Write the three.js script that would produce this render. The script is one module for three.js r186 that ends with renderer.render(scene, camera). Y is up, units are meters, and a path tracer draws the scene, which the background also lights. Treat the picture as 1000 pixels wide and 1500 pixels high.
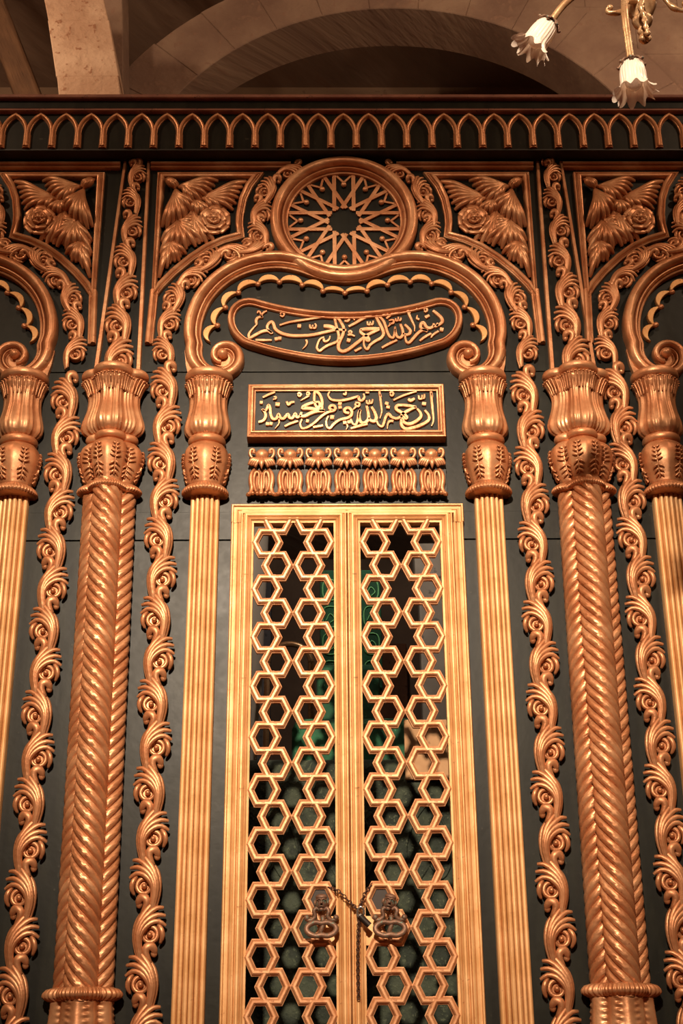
import * as THREE from 'three';
import { mergeGeometries, toCreasedNormals } from 'three/addons/utils/BufferGeometryUtils.js';
import { RoundedBoxGeometry } from 'three/addons/geometries/RoundedBoxGeometry.js';

// ---------------------------------------------------------------- camera, lights, exposure
const scene = new THREE.Scene();
const camera = new THREE.PerspectiveCamera(2 * Math.atan(750 / 2000) * 180 / Math.PI, 1000 / 1500, 0.05, 60);
camera.position.set(-0.0895, 1.5, 5);
camera.rotation.order = 'YXZ';
camera.rotation.set(0.4042, -0.0134, -0.0088);
scene.add(camera);
const renderer = new THREE.WebGLRenderer({ antialias: true });
renderer.toneMapping = THREE.LinearToneMapping;
renderer.toneMappingExposure = 1.08;
renderer.shadowMap.enabled = true;
scene.background = new THREE.Color(0x000000);
const FLOOD = { at: [-0.6, 5.6, 7.0], aim: [0.0, 3.2, 0], power: 300, color: 0xffe8cc };
const GLOBES = [[-3.3, 7.0, 2.6, 14], [3.3, 7.0, 2.6, 14], [0, 6.6, 8.6, 16], [-2.7, 6.8, -0.3, 3.6], [2.8, 7.2, -0.3, 4.2]];
const GLOBE_COLOR = 0xffdab4;

// ---------------------------------------------------------------- helpers
const V3 = (x, y, z) => new THREE.Vector3(x, y, z);
let seed = 7;
const rnd = () => { seed = (seed * 1664525 + 1013904223) >>> 0; return seed / 4294967296; };
const names = new Map();
function numbered(n) { const k = names.get(n) || 0; names.set(n, k + 1); return k ? n + '_' + String(k).padStart(3, '0') : n; }
function planarUV(g) {
  const p = g.attributes.position, uv = new Float32Array(p.count * 2);
  for (let i = 0; i < p.count; i++) { uv[2 * i] = p.getX(i) + p.getZ(i) * 0.7; uv[2 * i + 1] = p.getY(i) + p.getZ(i) * 0.35; }
  g.setAttribute('uv', new THREE.BufferAttribute(uv, 2));
  return g;
}
function clean(g) {
  let h = g.index ? g.toNonIndexed() : g.clone();
  for (const k of Object.keys(h.attributes)) if (k !== 'position' && k !== 'normal') h.deleteAttribute(k);
  return h;
}
function merge(list) { return planarUV(mergeGeometries(list.map(clean), false)); }
function mesh(name, g, m, parent) {
  if (Array.isArray(g)) g = merge(g); else if (!g.attributes.uv) planarUV(g);
  const o = new THREE.Mesh(g, m);
  o.name = name; o.castShadow = o.receiveShadow = true;
  if (parent) parent.add(o);
  return o;
}
function tag(o, label, category, group, kind) {
  o.userData.label = label; o.userData.category = category;
  if (group) o.userData.group = group;
  if (kind) o.userData.kind = kind;
  return o;
}
function thing(name, label, category, pos = [0, 0, 0], group) {
  const o = new THREE.Group(); o.name = numbered(name); o.position.set(...pos); scene.add(o);
  return tag(o, label, category, group);
}
function single(name, g, m, label, category, group) {
  const o = mesh(numbered(name), g, m); scene.add(o); return tag(o, label, category, group);
}
function structure(name, g, m, label) {
  const o = mesh(name, g, m); scene.add(o); o.userData.kind = 'structure'; if (label) o.userData.label = label; return o;
}
function structGroup(name, label) {
  const o = new THREE.Group(); o.name = name; scene.add(o); o.userData.kind = 'structure'; if (label) o.userData.label = label; return o;
}
function copy(src, label, group) {
  const o = src.clone(); o.name = numbered(src.name.replace(/_\d\d\d$/, '')); scene.add(o);
  o.userData = { ...src.userData };
  if (label) o.userData.label = label;
  if (group) o.userData.group = group;
  return o;
}
function grid(rows, cols, closedU, closedV, idx) {          // rows along path, cols around
  for (let i = 0; i < rows - (closedV ? 0 : 1); i++) for (let j = 0; j < cols - (closedU ? 0 : 1); j++) {
    const a = i * cols + j, b = i * cols + (j + 1) % cols, c = ((i + 1) % rows) * cols + j, d = ((i + 1) % rows) * cols + (j + 1) % cols;
    idx.push(a, b, d, a, d, c);
  }
}
function build(pos, idx, crease) {
  const g = new THREE.BufferGeometry();
  g.setAttribute('position', new THREE.Float32BufferAttribute(pos, 3));
  g.setIndex(idx);
  if (crease) return toCreasedNormals(g, crease);
  g.computeVertexNormals();
  return g;
}
const smooth = (pts, n, closed = false) => new THREE.CatmullRomCurve3(pts.map(p => V3(p[0], p[1], p[2] || 0)), closed, 'centripetal').getPoints(n);
// tapered tube with an elliptic section; up = direction of the second half-axis
function tube(pts, rn, rb, seg = 7, up = V3(0, 0, 1), closed = false) {
  const n = pts.length, pos = [], idx = [];
  for (let i = 0; i < n; i++) {
    const t = i / (n - 1), a = pts[closed ? (i - 1 + n) % n : Math.max(0, i - 1)], b = pts[closed ? (i + 1) % n : Math.min(n - 1, i + 1)];
    const T = b.clone().sub(a).normalize(), N = V3().crossVectors(up, T);
    if (N.lengthSq() < 1e-6) N.set(1, 0, 0); N.normalize();
    const B = V3().crossVectors(T, N), r1 = typeof rn === 'function' ? rn(t) : rn, r2 = typeof rb === 'function' ? rb(t) : rb;
    for (let j = 0; j < seg; j++) {
      const q = j / seg * Math.PI * 2, c = Math.cos(q) * r1, s = Math.sin(q) * r2;
      pos.push(pts[i].x + N.x * c + B.x * s, pts[i].y + N.y * c + B.y * s, pts[i].z + N.z * c + B.z * s);
    }
  }
  grid(n, seg, true, closed, idx);
  if (!closed) {
    for (const [k, e] of [[0, 0], [n - 1, 1]]) {
      const ci = pos.length / 3; pos.push(pts[k].x, pts[k].y, pts[k].z);
      for (let j = 0; j < seg; j++) e ? idx.push(ci, k * seg + j, k * seg + (j + 1) % seg) : idx.push(ci, k * seg + (j + 1) % seg, k * seg + j);
    }
  }
  return build(pos, idx);
}
// moulding: profile [[n, z]...] swept along a flat path [[x, y]...] with mitred corners
function sweep(path, profile, { closed = false, scale = () => 1, crease = 0.55, z = 0 } = {}) {
  const n = path.length, m = profile.length, pos = [], idx = [];
  for (let i = 0; i < n; i++) {
    const p = path[i], a = closed || i > 0 ? path[(i - 1 + n) % n] : null, b = closed || i < n - 1 ? path[(i + 1) % n] : null;
    const d1 = a ? [p[0] - a[0], p[1] - a[1]] : [b[0] - p[0], b[1] - p[1]], d2 = b ? [b[0] - p[0], b[1] - p[1]] : d1;
    const l1 = Math.hypot(...d1), l2 = Math.hypot(...d2), n1 = [-d1[1] / l1, d1[0] / l1], n2 = [-d2[1] / l2, d2[0] / l2];
    let nx = n1[0] + n2[0], ny = n1[1] + n2[1]; const L = Math.hypot(nx, ny) || 1; nx /= L; ny /= L;
    const k = 1 / Math.max(0.42, nx * n1[0] + ny * n1[1]), s = scale(i / (n - 1));
    for (const q of profile) pos.push(p[0] + nx * q[0] * k * s, p[1] + ny * q[0] * k * s, z + q[1] * s);
  }
  for (let i = 0; i < n - (closed ? 0 : 1); i++) for (let j = 0; j < m - 1; j++) {
    const A = i * m + j, B = ((i + 1) % n) * m + j; idx.push(A, B, B + 1, A, B + 1, A + 1);
  }
  if (!closed) for (const e of [0, n - 1]) for (let j = 1; j < m - 1; j++) e ? idx.push(e * m, e * m + j + 1, e * m + j) : idx.push(0, j, j + 1);
  return build(pos, idx, crease);
}
function roll(out, n0, n1, z0, h, seg = 6) {                  // half-round bead appended to a profile
  for (let i = 0; i <= seg; i++) { const a = Math.PI * i / seg; out.push([(n0 + n1) / 2 - (n1 - n0) / 2 * Math.cos(a), z0 + h * Math.sin(a)]); }
  return out;
}
const box = (x0, x1, y0, y1, z0, z1, r = 0.002) => {
  const g = new RoundedBoxGeometry(x1 - x0, y1 - y0, z1 - z0, 1, Math.min(r, (x1 - x0) / 2.2, (y1 - y0) / 2.2, (z1 - z0) / 2.2));
  g.translate((x0 + x1) / 2, (y0 + y1) / 2, (z0 + z1) / 2); return planarUV(g);
};
const ball = (x, y, z, rx, ry = rx, rz = rx, a = 14, b = 10) => { const g = new THREE.SphereGeometry(1, a, b); g.scale(rx, ry, rz); g.translate(x, y, z); return g; };
const bar = (a, b, w, z0, z1) => {                             // straight flat bar between two points
  const l = Math.hypot(b[0] - a[0], b[1] - a[1]), g = new RoundedBoxGeometry(l, w, z1 - z0, 1, Math.min(w, z1 - z0) * 0.22);
  g.rotateZ(Math.atan2(b[1] - a[1], b[0] - a[0])); g.translate((a[0] + b[0]) / 2, (a[1] + b[1]) / 2, (z0 + z1) / 2); return g;
};
const mirror = g => {                                          // mirrored copy about x = 0
  let h = clean(g); const p = h.attributes.position, nn = h.attributes.normal;
  for (let i = 0; i < p.count; i++) { p.setX(i, -p.getX(i)); nn.setX(i, -nn.getX(i)); }
  for (let i = 0; i < p.count; i += 3) for (const at of [p, nn]) {
    const x = at.getX(i + 1), y = at.getY(i + 1), z = at.getZ(i + 1);
    at.setXYZ(i + 1, at.getX(i + 2), at.getY(i + 2), at.getZ(i + 2)); at.setXYZ(i + 2, x, y, z);
  }
  return planarUV(h);
};

// ---------------------------------------------------------------- procedural textures
function noiseField(N, octaves, period, sd, stretchX = 1, stretchY = 1) {
  const out = new Float32Array(N * N); let amp = 1, tot = 0, s = sd;
  const rr = () => { s = (s * 1664525 + 1013904223) >>> 0; return s / 4294967296; };
  for (let o = 0; o < octaves; o++) {
    const px = Math.max(1, Math.round(period * stretchX)) << o, py = Math.max(1, Math.round(period * stretchY)) << o, L = new Float32Array(px * py);
    for (let i = 0; i < L.length; i++) L[i] = rr();
    for (let y = 0; y < N; y++) {
      const fy = y / N * py, y0 = Math.floor(fy), ty = fy - y0, sy = ty * ty * (3 - 2 * ty), r0 = (y0 % py) * px, r1 = ((y0 + 1) % py) * px;
      for (let x = 0; x < N; x++) {
        const fx = x / N * px, x0 = Math.floor(fx), tx = fx - x0, sx = tx * tx * (3 - 2 * tx), a = x0 % px, b = (x0 + 1) % px;
        const u = L[r0 + a] + (L[r0 + b] - L[r0 + a]) * sx, v = L[r1 + a] + (L[r1 + b] - L[r1 + a]) * sx;
        out[y * N + x] += amp * (u + (v - u) * sy);
      }
    }
    tot += amp; amp *= 0.55;
  }
  for (let i = 0; i < out.length; i++) out[i] /= tot;
  return out;
}
function tex(N, fn, srgb, repeat) {
  const d = new Uint8Array(N * N * 4);
  for (let i = 0; i < N * N; i++) { const c = fn(i); for (let k = 0; k < 3; k++) d[4 * i + k] = Math.max(0, Math.min(255, c[k])); d[4 * i + 3] = 255; }
  const t = new THREE.DataTexture(d, N, N);
  t.magFilter = THREE.LinearFilter; t.minFilter = THREE.LinearMipmapLinearFilter; t.generateMipmaps = true;
  t.wrapS = t.wrapT = THREE.RepeatWrapping; t.repeat.set(repeat, repeat);
  if (srgb) t.colorSpace = THREE.SRGBColorSpace;
  t.needsUpdate = true; return t;
}
const mix3 = (a, b, t) => [a[0] + (b[0] - a[0]) * t, a[1] + (b[1] - a[1]) * t, a[2] + (b[2] - a[2]) * t];
const hex3 = h => [h >> 16 & 255, h >> 8 & 255, h & 255];
const clamp01 = v => Math.max(0, Math.min(1, v));
const nA = noiseField(512, 5, 6, 11), nB = noiseField(512, 4, 40, 23), nC = noiseField(512, 5, 4, 31, 6, 1), nD = noiseField(512, 5, 5, 47);
function paintMaterial({ a, b, c, lo = 0.35, hi = 0.65, speck = 0.75, rough = [0.35, 0.6], metal = 0, bump = 0.0006, rep = 2.2, field = nA, coat = 0 }) {
  const A = hex3(a), B = hex3(b), C = hex3(c);
  const map = tex(512, i => {
    let q = mix3(A, B, clamp01((field[i] - lo) / (hi - lo)));
    if (nB[i] > speck) q = mix3(q, C, clamp01((nB[i] - speck) * 9));
    return q;
  }, true, rep);
  const rm = tex(512, i => { const r = 255 * (rough[0] + (rough[1] - rough[0]) * clamp01(nB[i] * 0.6 + nD[i] * 0.7 - 0.15)); return [r, r, r]; }, false, rep);
  const bm = tex(512, i => { const r = 255 * (nB[i] * 0.6 + field[i] * 0.4); return [r, r, r]; }, false, rep);
  const m = new THREE.MeshPhysicalMaterial({ map, roughnessMap: rm, roughness: 1, metalness: metal, bumpMap: bm, bumpScale: bump });
  if (coat) { m.clearcoat = coat; m.clearcoatRoughness = 0.3; }
  return m;
}
const M = {};
M.gold = paintMaterial({ a: 0xb4764e, b: 0xd09a70, c: 0x8a4e34, lo: 0.3, hi: 0.7, speck: 0.76, rough: [0.3, 0.56], metal: 0.55, bump: 0.0010, rep: 2.2 });
M.paleGold = paintMaterial({ a: 0xca945c, b: 0xe4b480, c: 0x9a643c, lo: 0.2, hi: 0.8, speck: 0.78, rough: [0.42, 0.62], metal: 0.3, bump: 0.0005, rep: 2.4 });
M.latticeGold = paintMaterial({ a: 0xbe8258, b: 0xd8a478, c: 0x8c5438, lo: 0.28, hi: 0.72, speck: 0.74, rough: [0.36, 0.58], metal: 0.42, bump: 0.0008, rep: 2.4 });
M.leafGold = paintMaterial({ a: 0xc48c54, b: 0xd8a66e, c: 0x94582f, lo: 0.3, hi: 0.7, speck: 0.74, rough: [0.3, 0.5], metal: 0.45, bump: 0.0005, rep: 2.6 });
M.board = paintMaterial({ a: 0x12110b, b: 0x1d1c14, c: 0x3e3a30, lo: 0.3, hi: 0.7, speck: 0.80, rough: [0.36, 0.47], metal: 0, bump: 0.0004, rep: 1.1, field: nC });
M.board.specularIntensity = 0.42;
M.boardSide = paintMaterial({ a: 0x15120d, b: 0x1f1a13, c: 0x3a2a1e, lo: 0.3, hi: 0.7, speck: 0.82, rough: [0.45, 0.65], bump: 0.0008, rep: 1.4 });
M.rail = paintMaterial({ a: 0x74483a, b: 0x8a5a46, c: 0x4a3026, lo: 0.3, hi: 0.7, speck: 0.7, rough: [0.4, 0.6], metal: 0.2, bump: 0.0008, rep: 2 });
M.stone = paintMaterial({ a: 0x84695a, b: 0xa08672, c: 0x927462, lo: 0.3, hi: 0.7, speck: 0.66, rough: [0.85, 1], bump: 0.012, rep: 0.6 });
M.stoneRib = paintMaterial({ a: 0xb08c72, b: 0xcaaa90, c: 0x94684e, lo: 0.3, hi: 0.7, speck: 0.68, rough: [0.85, 1], bump: 0.012, rep: 0.9 });
M.oldStone = paintMaterial({ a: 0x7c6454, b: 0x957c6a, c: 0x866a58, lo: 0.3, hi: 0.7, speck: 0.7, rough: [0.85, 1], bump: 0.01, rep: 0.4 });
M.timber = paintMaterial({ a: 0x664934, b: 0x7c5a40, c: 0x523a2a, lo: 0.3, hi: 0.7, speck: 0.7, rough: [0.6, 0.85], bump: 0.004, rep: 0.8, field: nC });
M.vaultPlaster = paintMaterial({ a: 0x8a6f5a, b: 0x9c8068, c: 0x745a48, lo: 0.3, hi: 0.7, speck: 0.75, rough: [0.85, 1], bump: 0.004, rep: 0.4 });
M.plaster = paintMaterial({ a: 0x6e5a46, b: 0x7c6650, c: 0x5c4a3a, lo: 0.3, hi: 0.7, speck: 0.75, rough: [0.85, 1], bump: 0.004, rep: 0.4 });
M.floor = paintMaterial({ a: 0x7a3028, b: 0x8e3c30, c: 0x5a2420, lo: 0.3, hi: 0.7, speck: 0.75, rough: [0.9, 1], bump: 0.004, rep: 0.8 });
M.bronze = paintMaterial({ a: 0x6a4c3c, b: 0x866450, c: 0x5c6e62, lo: 0.3, hi: 0.7, speck: 0.64, rough: [0.45, 0.68], metal: 0.5, bump: 0.0008, rep: 5 });
M.iron = paintMaterial({ a: 0x4a2c20, b: 0x6a3e2c, c: 0x2c1c16, lo: 0.3, hi: 0.7, speck: 0.65, rough: [0.5, 0.75], metal: 0.5, bump: 0.0008, rep: 6 });
M.steel = new THREE.MeshStandardMaterial({ color: 0xb8b4ac, metalness: 0.9, roughness: 0.25 });
M.blackIron = new THREE.MeshStandardMaterial({ color: 0x2b221d, metalness: 0.5, roughness: 0.5 });
M.brass = paintMaterial({ a: 0xb08660, b: 0xc8a47c, c: 0x80583a, lo: 0.3, hi: 0.7, speck: 0.72, rough: [0.22, 0.4], metal: 0.6, bump: 0.0005, rep: 4 });
M.shade = new THREE.MeshPhysicalMaterial({ color: 0xf2dfce, roughness: 0.35, transmission: 0.35, thickness: 0, side: THREE.DoubleSide, clearcoat: 0.6, clearcoatRoughness: 0.15 });
M.bulb = new THREE.MeshPhysicalMaterial({ color: 0xf4ece4, roughness: 0.08, transmission: 0.5, thickness: 0, clearcoat: 1 });
M.cloth = paintMaterial({ a: 0x1d4a32, b: 0x2b6444, c: 0x3f8458, lo: 0.35, hi: 0.65, speck: 0.7, rough: [0.8, 1], bump: 0.003, rep: 1.6 });
M.clothDark = paintMaterial({ a: 0x252c22, b: 0x3a4132, c: 0x4c5240, lo: 0.4, hi: 0.6, speck: 0.62, rough: [0.75, 1], bump: 0.006, rep: 2.4 });
M.thread = new THREE.MeshStandardMaterial({ color: 0x7fd08a, roughness: 0.6 });
M.marble = paintMaterial({ a: 0xb9aea2, b: 0xd8cdc0, c: 0x8f8880, lo: 0.35, hi: 0.65, speck: 0.7, rough: [0.35, 0.5], bump: 0.001, rep: 0.8 });
M.slate = paintMaterial({ a: 0x4c4a50, b: 0x66626a, c: 0x38363a, lo: 0.35, hi: 0.65, speck: 0.7, rough: [0.4, 0.6], bump: 0.001, rep: 0.8 });
M.beige = paintMaterial({ a: 0xb08660, b: 0xc79c72, c: 0x96704e, lo: 0.35, hi: 0.65, speck: 0.7, rough: [0.8, 1], bump: 0.003, rep: 0.9 });
M.red = paintMaterial({ a: 0x5a3826, b: 0x6e4630, c: 0x48291c, lo: 0.35, hi: 0.65, speck: 0.7, rough: [0.8, 1], bump: 0.003, rep: 1.5 });
M.fixture = new THREE.MeshStandardMaterial({ color: 0x2a2a2a, roughness: 0.6, metalness: 0.4 });

// ---------------------------------------------------------------- lamps of the hall (behind the camera and at the sides)
{
  const t = thing('floodlight', 'black floodlight on a wall bracket facing the gilded screen', 'floodlight', FLOOD.at);
  const aim = V3(...FLOOD.aim), at = V3(...FLOOD.at);
  const h = new THREE.Group(); h.name = 'lamp_head'; t.add(h); h.lookAt(aim.clone().sub(at).add(at));
  mesh('housing', merge([box(-0.2, 0.2, -0.15, 0.15, -0.14, -0.02, 0.02)]), M.fixture, h);
  mesh('lens', new THREE.CylinderGeometry(0.13, 0.13, 0.02, 32).rotateX(Math.PI / 2).translate(0, 0, -0.01), new THREE.MeshStandardMaterial({ color: 0xffffff, emissive: 0xffdfb4, emissiveIntensity: 3 }), h);
  mesh('bracket', merge([tube([V3(0, 0.05, -0.12), V3(0, 0.5, -0.3), V3(0, 2.6, -0.3)], 0.02, 0.02, 8, V3(1, 0, 0))]), M.fixture, t);
  const s = new THREE.SpotLight(FLOOD.color, FLOOD.power, 0, 0.305, 1.0, 2);
  const dir = aim.clone().sub(at).normalize(); s.position.copy(at).addScaledVector(dir, 0.05);
  s.target.position.copy(aim); s.castShadow = true; s.shadow.radius = 4; s.shadow.mapSize.set(2048, 2048);
  scene.add(s, s.target);
}
for (const [k, p] of GLOBES.entries()) {
  const t = thing('globe_lamp', 'round glass pendant lamp ' + ['near the pale side wall, stone rib side', 'near the pale side wall, chandelier side', 'in the middle of the hall', 'beside the pale vault rib', 'beside the vault arch'][k], 'lamp', p.slice(0, 3), 'pendant lamps of the hall');
  mesh('globe', new THREE.SphereGeometry(0.16, 24, 16), new THREE.MeshStandardMaterial({ color: 0xffe8d0, emissive: GLOBE_COLOR, emissiveIntensity: 5 }), t);
  mesh('rod', new THREE.CylinderGeometry(0.012, 0.012, 9 - p[1] - 0.15, 8).translate(0, (9 - p[1] - 0.15) / 2 + 0.15, 0), M.fixture, t);
  const l = new THREE.PointLight(GLOBE_COLOR, p[3], 0, 2); l.position.set(p[0], p[1], p[2]); l.castShadow = true; l.shadow.radius = 8; scene.add(l);
}

// ---------------------------------------------------------------- the hall
structure('floor', box(-5.2, 5.2, -0.2, 0, -6.2, 11.2), M.floor, 'red carpeted hall floor');
structure('ceiling', box(-5.2, 5.2, 9, 9.2, -6.2, 11.2), M.oldStone, 'stone hall ceiling');
structure('wall_left', box(-5.2, -5, 0, 9, -6, 11), M.plaster, 'pale stone side wall of the hall');
structure('wall_right', box(5, 5.2, 0, 9, -6, 11), M.plaster, 'pale stone side wall of the hall');
structure('wall_front', box(-5.2, 5.2, 0, 9, 11, 11.2), M.plaster, 'pale stone wall facing the screen');
structure('wall_rear', box(-5.2, 5.2, 0, 9, -6.2, -6), M.oldStone, 'stone rear wall beneath the vault');

// the painted screen wall, in boards with real joints; the door opening is left free
const side = s => s < 0 ? 'on the stone rib side' : 'on the chandelier side';
const BAYS = [-1.884, 0, 1.848];
{
  const w = structGroup('wall_back', 'dark green painted wooden screen wall');
  const y1 = 4.2735, y2 = 3.521, g = 0.0022, xs = [-3.2, -0.935, 0.935, 3.2];
  mesh('board', box(-3.2, 3.2, y1 + g, 5.6, -0.07, 0, 0.003), M.board, w);
  mesh('board', box(-3.2, 3.2, 3.64, y1 - g, -0.07, 0, 0.0004), M.board, w);
  mesh('board', box(-3.2, -0.445, y2 + g, 3.64, -0.07, 0, 0.0004), M.board, w);
  mesh('board', box(0.445, 3.2, y2 + g, 3.64, -0.07, 0, 0.0004), M.board, w);
  mesh('board', box(-3.2, -0.445, 0, y2 - g, -0.07, 0, 0.003), M.board, w);
  mesh('board', box(0.445, 3.2, 0, y2 - g, -0.07, 0, 0.003), M.board, w);
}

// ---------------------------------------------------------------- cornice with its lancet arcade
{
  const t = thing('cornice', 'dark painted cornice with a row of small copper pointed arches', 'cornice', [0, 5.34, 0]);
  mesh('cornice_board', box(-3.2, 3.2, 0.005, 0.20, 0, 0.085, 0.003).clone(), M.board, t);
  mesh('cornice_top', box(-3.2, 3.2, 0.214, 0.255, -0.3, 0.105, 0.004), M.board, t);
  mesh('upper_rail', sweep([[-3.2, 0.266], [3.2, 0.266]], [[-0.0115, -0.25], ...roll([], -0.0115, 0.0115, 0.118, 0.012), [0.0115, -0.25]]), M.rail, t);
  mesh('lower_rail', sweep([[-3.2, 0.206], [3.2, 0.206]], [[-0.008, 0], ...roll([], -0.008, 0.008, 0.10, 0.010), [0.008, 0]]), M.rail, t);
  mesh('soffit_fillet', box(-3.2, 3.2, -0.004, 0.004, 0, 0.09, 0.001), M.boardSide, t);
  // one lancet: pointed arch with two half-legs, moulded section
  const P = 0.1119, prof = [[-0.0105, 0], [-0.0105, 0.008], ...roll([], -0.0085, 0.0085, 0.010, 0.014), [0.0105, 0.008], [0.0105, 0]];
  const path = []; const legX = P / 2 - 0.0035, yb = 0.012, ys = 0.088, ya = 0.182;
  path.push([-legX + 0.001, yb], [-legX, ys - 0.01]);
  for (let i = 0; i <= 7; i++) { const q = i / 7; path.push([-legX + legX * (1 - Math.cos(q * 1.13)) / (1 - Math.cos(1.13)), ys + (ya - ys) * Math.sin(q * 1.13) / Math.sin(1.13)]); }
  const right = path.slice(0, -1).reverse().map(p => [-p[0], p[1]]);
  const lg = planarUV(sweep([...path, ...right], prof)); 
  const foot = merge([new THREE.CylinderGeometry(0.0165, 0.0175, 0.075, 14, 1, false, -Math.PI / 2, Math.PI).translate(0, 0.045, 0)]);
  for (let k = -18; k <= 18; k++) {
    const o = mesh('lancet_arch', lg, M.gold, t); o.position.set(k * P, 0, 0.085);
    const f = mesh('arch_foot', foot, M.gold, t); f.position.set((k + 0.5) * P, 0, 0.085);
  }
}

// ---------------------------------------------------------------- leaf scroll: the unit of all vines
const px = (x, y) => [(x - 335) / 2600, -(y - 432) / 2242];
function leafScroll() {
  const parts = [];
  const lobe = (pts, r, z, zt = 0.010, n = 12) => {
    const c = smooth(pts.map(([x, y], i) => [...px(x, y), z * Math.sin(Math.PI * (0.25 + 0.62 * i / (pts.length - 1))) + zt * 0.4]), n);
    parts.push(tube(c, t => r * (0.42 + 0.78 * Math.sin(Math.PI * (0.10 + 0.80 * t))), t => r * 0.95 * (0.6 + 0.5 * Math.sin(Math.PI * (0.15 + 0.75 * t))), 7));
  };
  lobe([[240, 628], [206, 505], [202, 400], [226, 312], [284, 236]], 0.0085, 0.022);
  lobe([[252, 622], [220, 505], [218, 412], [246, 322], [304, 246], [352, 200], [398, 186]], 0.0092, 0.036);
  lobe([[258, 616], [232, 505], [230, 424], [258, 344], [318, 280], [388, 232], [448, 226]], 0.0096, 0.038);
  lobe([[264, 610], [243, 508], [242, 436], [268, 372], [326, 316], [400, 284], [468, 288]], 0.0096, 0.038);
  lobe([[270, 604], [252, 512], [250, 448], [276, 396], [338, 346], [412, 332], [474, 364]], 0.0094, 0.036);
  lobe([[404, 356], [438, 392], [450, 446], [428, 496]], 0.0080, 0.026);
  lobe([[262, 270], [300, 200], [290, 160], [254, 148], [226, 176], [224, 208]], 0.0135, 0.030);
  parts.push(ball(...px(228, 200), 0.018, 0.0125, 0.0150, 0.012, 10, 8));
  const sp = [];
  for (let i = 0; i <= 28; i++) { const q = i / 28, a = 2.9 - q * 7.2, r = 0.0290 - 0.0065 * q; sp.push(V3(r * Math.cos(a), r * Math.sin(a), 0.020 + 0.006 * q)); }
  parts.push(tube(sp, t => 0.0098 - 0.002 * t, t => 0.0095, 7));
  parts.push(new THREE.CylinderGeometry(0.030, 0.034, 0.018, 16).rotateX(Math.PI / 2).translate(0, 0, 0.009));
  return merge(parts);
}
const scrollR = leafScroll(), scrollL = mirror(scrollR), buttonG = merge([ball(0, 0, 0.027, 0.0105, 0.0105, 0.0125, 12, 9)]);
function addScroll(parent, x, y, angle, scale, left) {
  const o = mesh('leaf_scroll', left ? scrollL : scrollR, M.gold, parent);
  o.position.set(x, y, 0); o.rotation.z = angle; o.scale.setScalar(scale);
  mesh('scroll_button', buttonG, M.gold, o);
  o.position.z = 0.008;
}
function verticalVine(x0, lean, y0, pitch, n, label, group, firstLeft = true) {
  const t = thing('carved_vine', label, 'carving', [x0, 0, 0], group);
  t.rotation.z = lean;
  for (let k = 0; k < n; k++) { const left = (k % 2 === 0) === firstLeft; addScroll(t, left ? -0.0125 : 0.0125, y0 - k * pitch, 0, 1, left); }
  return t;
}
verticalVine(-0.697, 0.0100, 4.168, 0.1650, 22, 'gilded vine strip between door column and twisted column, ' + side(-1), 'vine strips framing the door bay');
verticalVine(0.697, -0.0110, 4.144, 0.1650, 22, 'gilded vine strip between door column and twisted column, ' + side(1), 'vine strips framing the door bay');
verticalVine(-1.172, -0.0070, 4.119, 0.1640, 22, 'gilded vine strip beyond the twisted column, ' + side(-1), 'vine strips of the neighbouring bays');
verticalVine(1.176, 0.0140, 4.157, 0.1640, 22, 'gilded vine strip beyond the twisted column, ' + side(1), 'vine strips of the neighbouring bays');

// ---------------------------------------------------------------- capitals
const interp = (tab, y) => { for (let i = 1; i < tab.length; i++) if (y >= tab[i][0]) { const a = tab[i - 1], b = tab[i], t = (y - b[0]) / (a[0] - b[0]); return b[1] + (a[1] - b[1]) * t; } return tab[tab.length - 1][1]; };
const circlePlan = () => 1;
function trefoilPlan(th) {        // th = 0 faces +z; three merged shafts, radius relative to the front lobe
  let r = 0;
  for (const [cx, cz, R] of [[0, 0.52, 0.86], [-0.80, 0.0, 0.66], [0.80, 0.0, 0.66]]) {
    const dx = Math.sin(th), dz = Math.cos(th), b = dx * cx + dz * cz, c = cx * cx + cz * cz - R * R, D = b * b - c;
    if (D >= 0) r = Math.max(r, b + Math.sqrt(D));
  }
  return r;
}
function turned(tab, plan, relief, rows, cols, crease = 0) {   // surface of the revolved, lobed profile; table [y, r] from top to bottom
  const pos = [], idx = [], y0 = tab[0][0], y1 = tab[tab.length - 1][0], ys = [];
  const per = Math.max(2, Math.round(rows / (tab.length - 1)));
  for (let i = 0; i < tab.length - 1; i++) for (let k = 0; k < per; k++) ys.push([tab[i][0] + (tab[i + 1][0] - tab[i][0]) * k / per, i, k / per]);
  ys.push([y1, tab.length - 2, 1]);
  const cr = (i, t) => { const g = k => tab[Math.max(0, Math.min(tab.length - 1, k))][1], a = g(i - 1), b = g(i), c = g(i + 1), d = g(i + 2); return b + 0.5 * t * (c - a + t * (2 * a - 5 * b + 4 * c - d + t * (3 * (b - c) + d - a))); };
  for (const [y, i, t] of ys) for (let j = 0; j < cols; j++) {
    const th = j / cols * Math.PI * 2, r = Math.max(0, cr(i, t)) * plan(th) + relief(th, (y0 - y) / (y0 - y1), y);
    pos.push(Math.sin(th) * r, y, Math.cos(th) * r);
  }
  for (let i = 0; i < ys.length - 1; i++) for (let j = 0; j < cols; j++) {
    const a = i * cols + j, b = i * cols + (j + 1) % cols, c = a + cols, d = b + cols; idx.push(a, c, d, a, d, b);
  }
  const n = (ys.length - 1) * cols, ct = pos.length / 3; pos.push(0, y0, 0, 0, y1, 0);
  for (let j = 0; j < cols; j++) { idx.push(ct, j, (j + 1) % cols); idx.push(ct + 1, n + (j + 1) % cols, n + j); }
  return build(pos, idx, crease);
}
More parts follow.
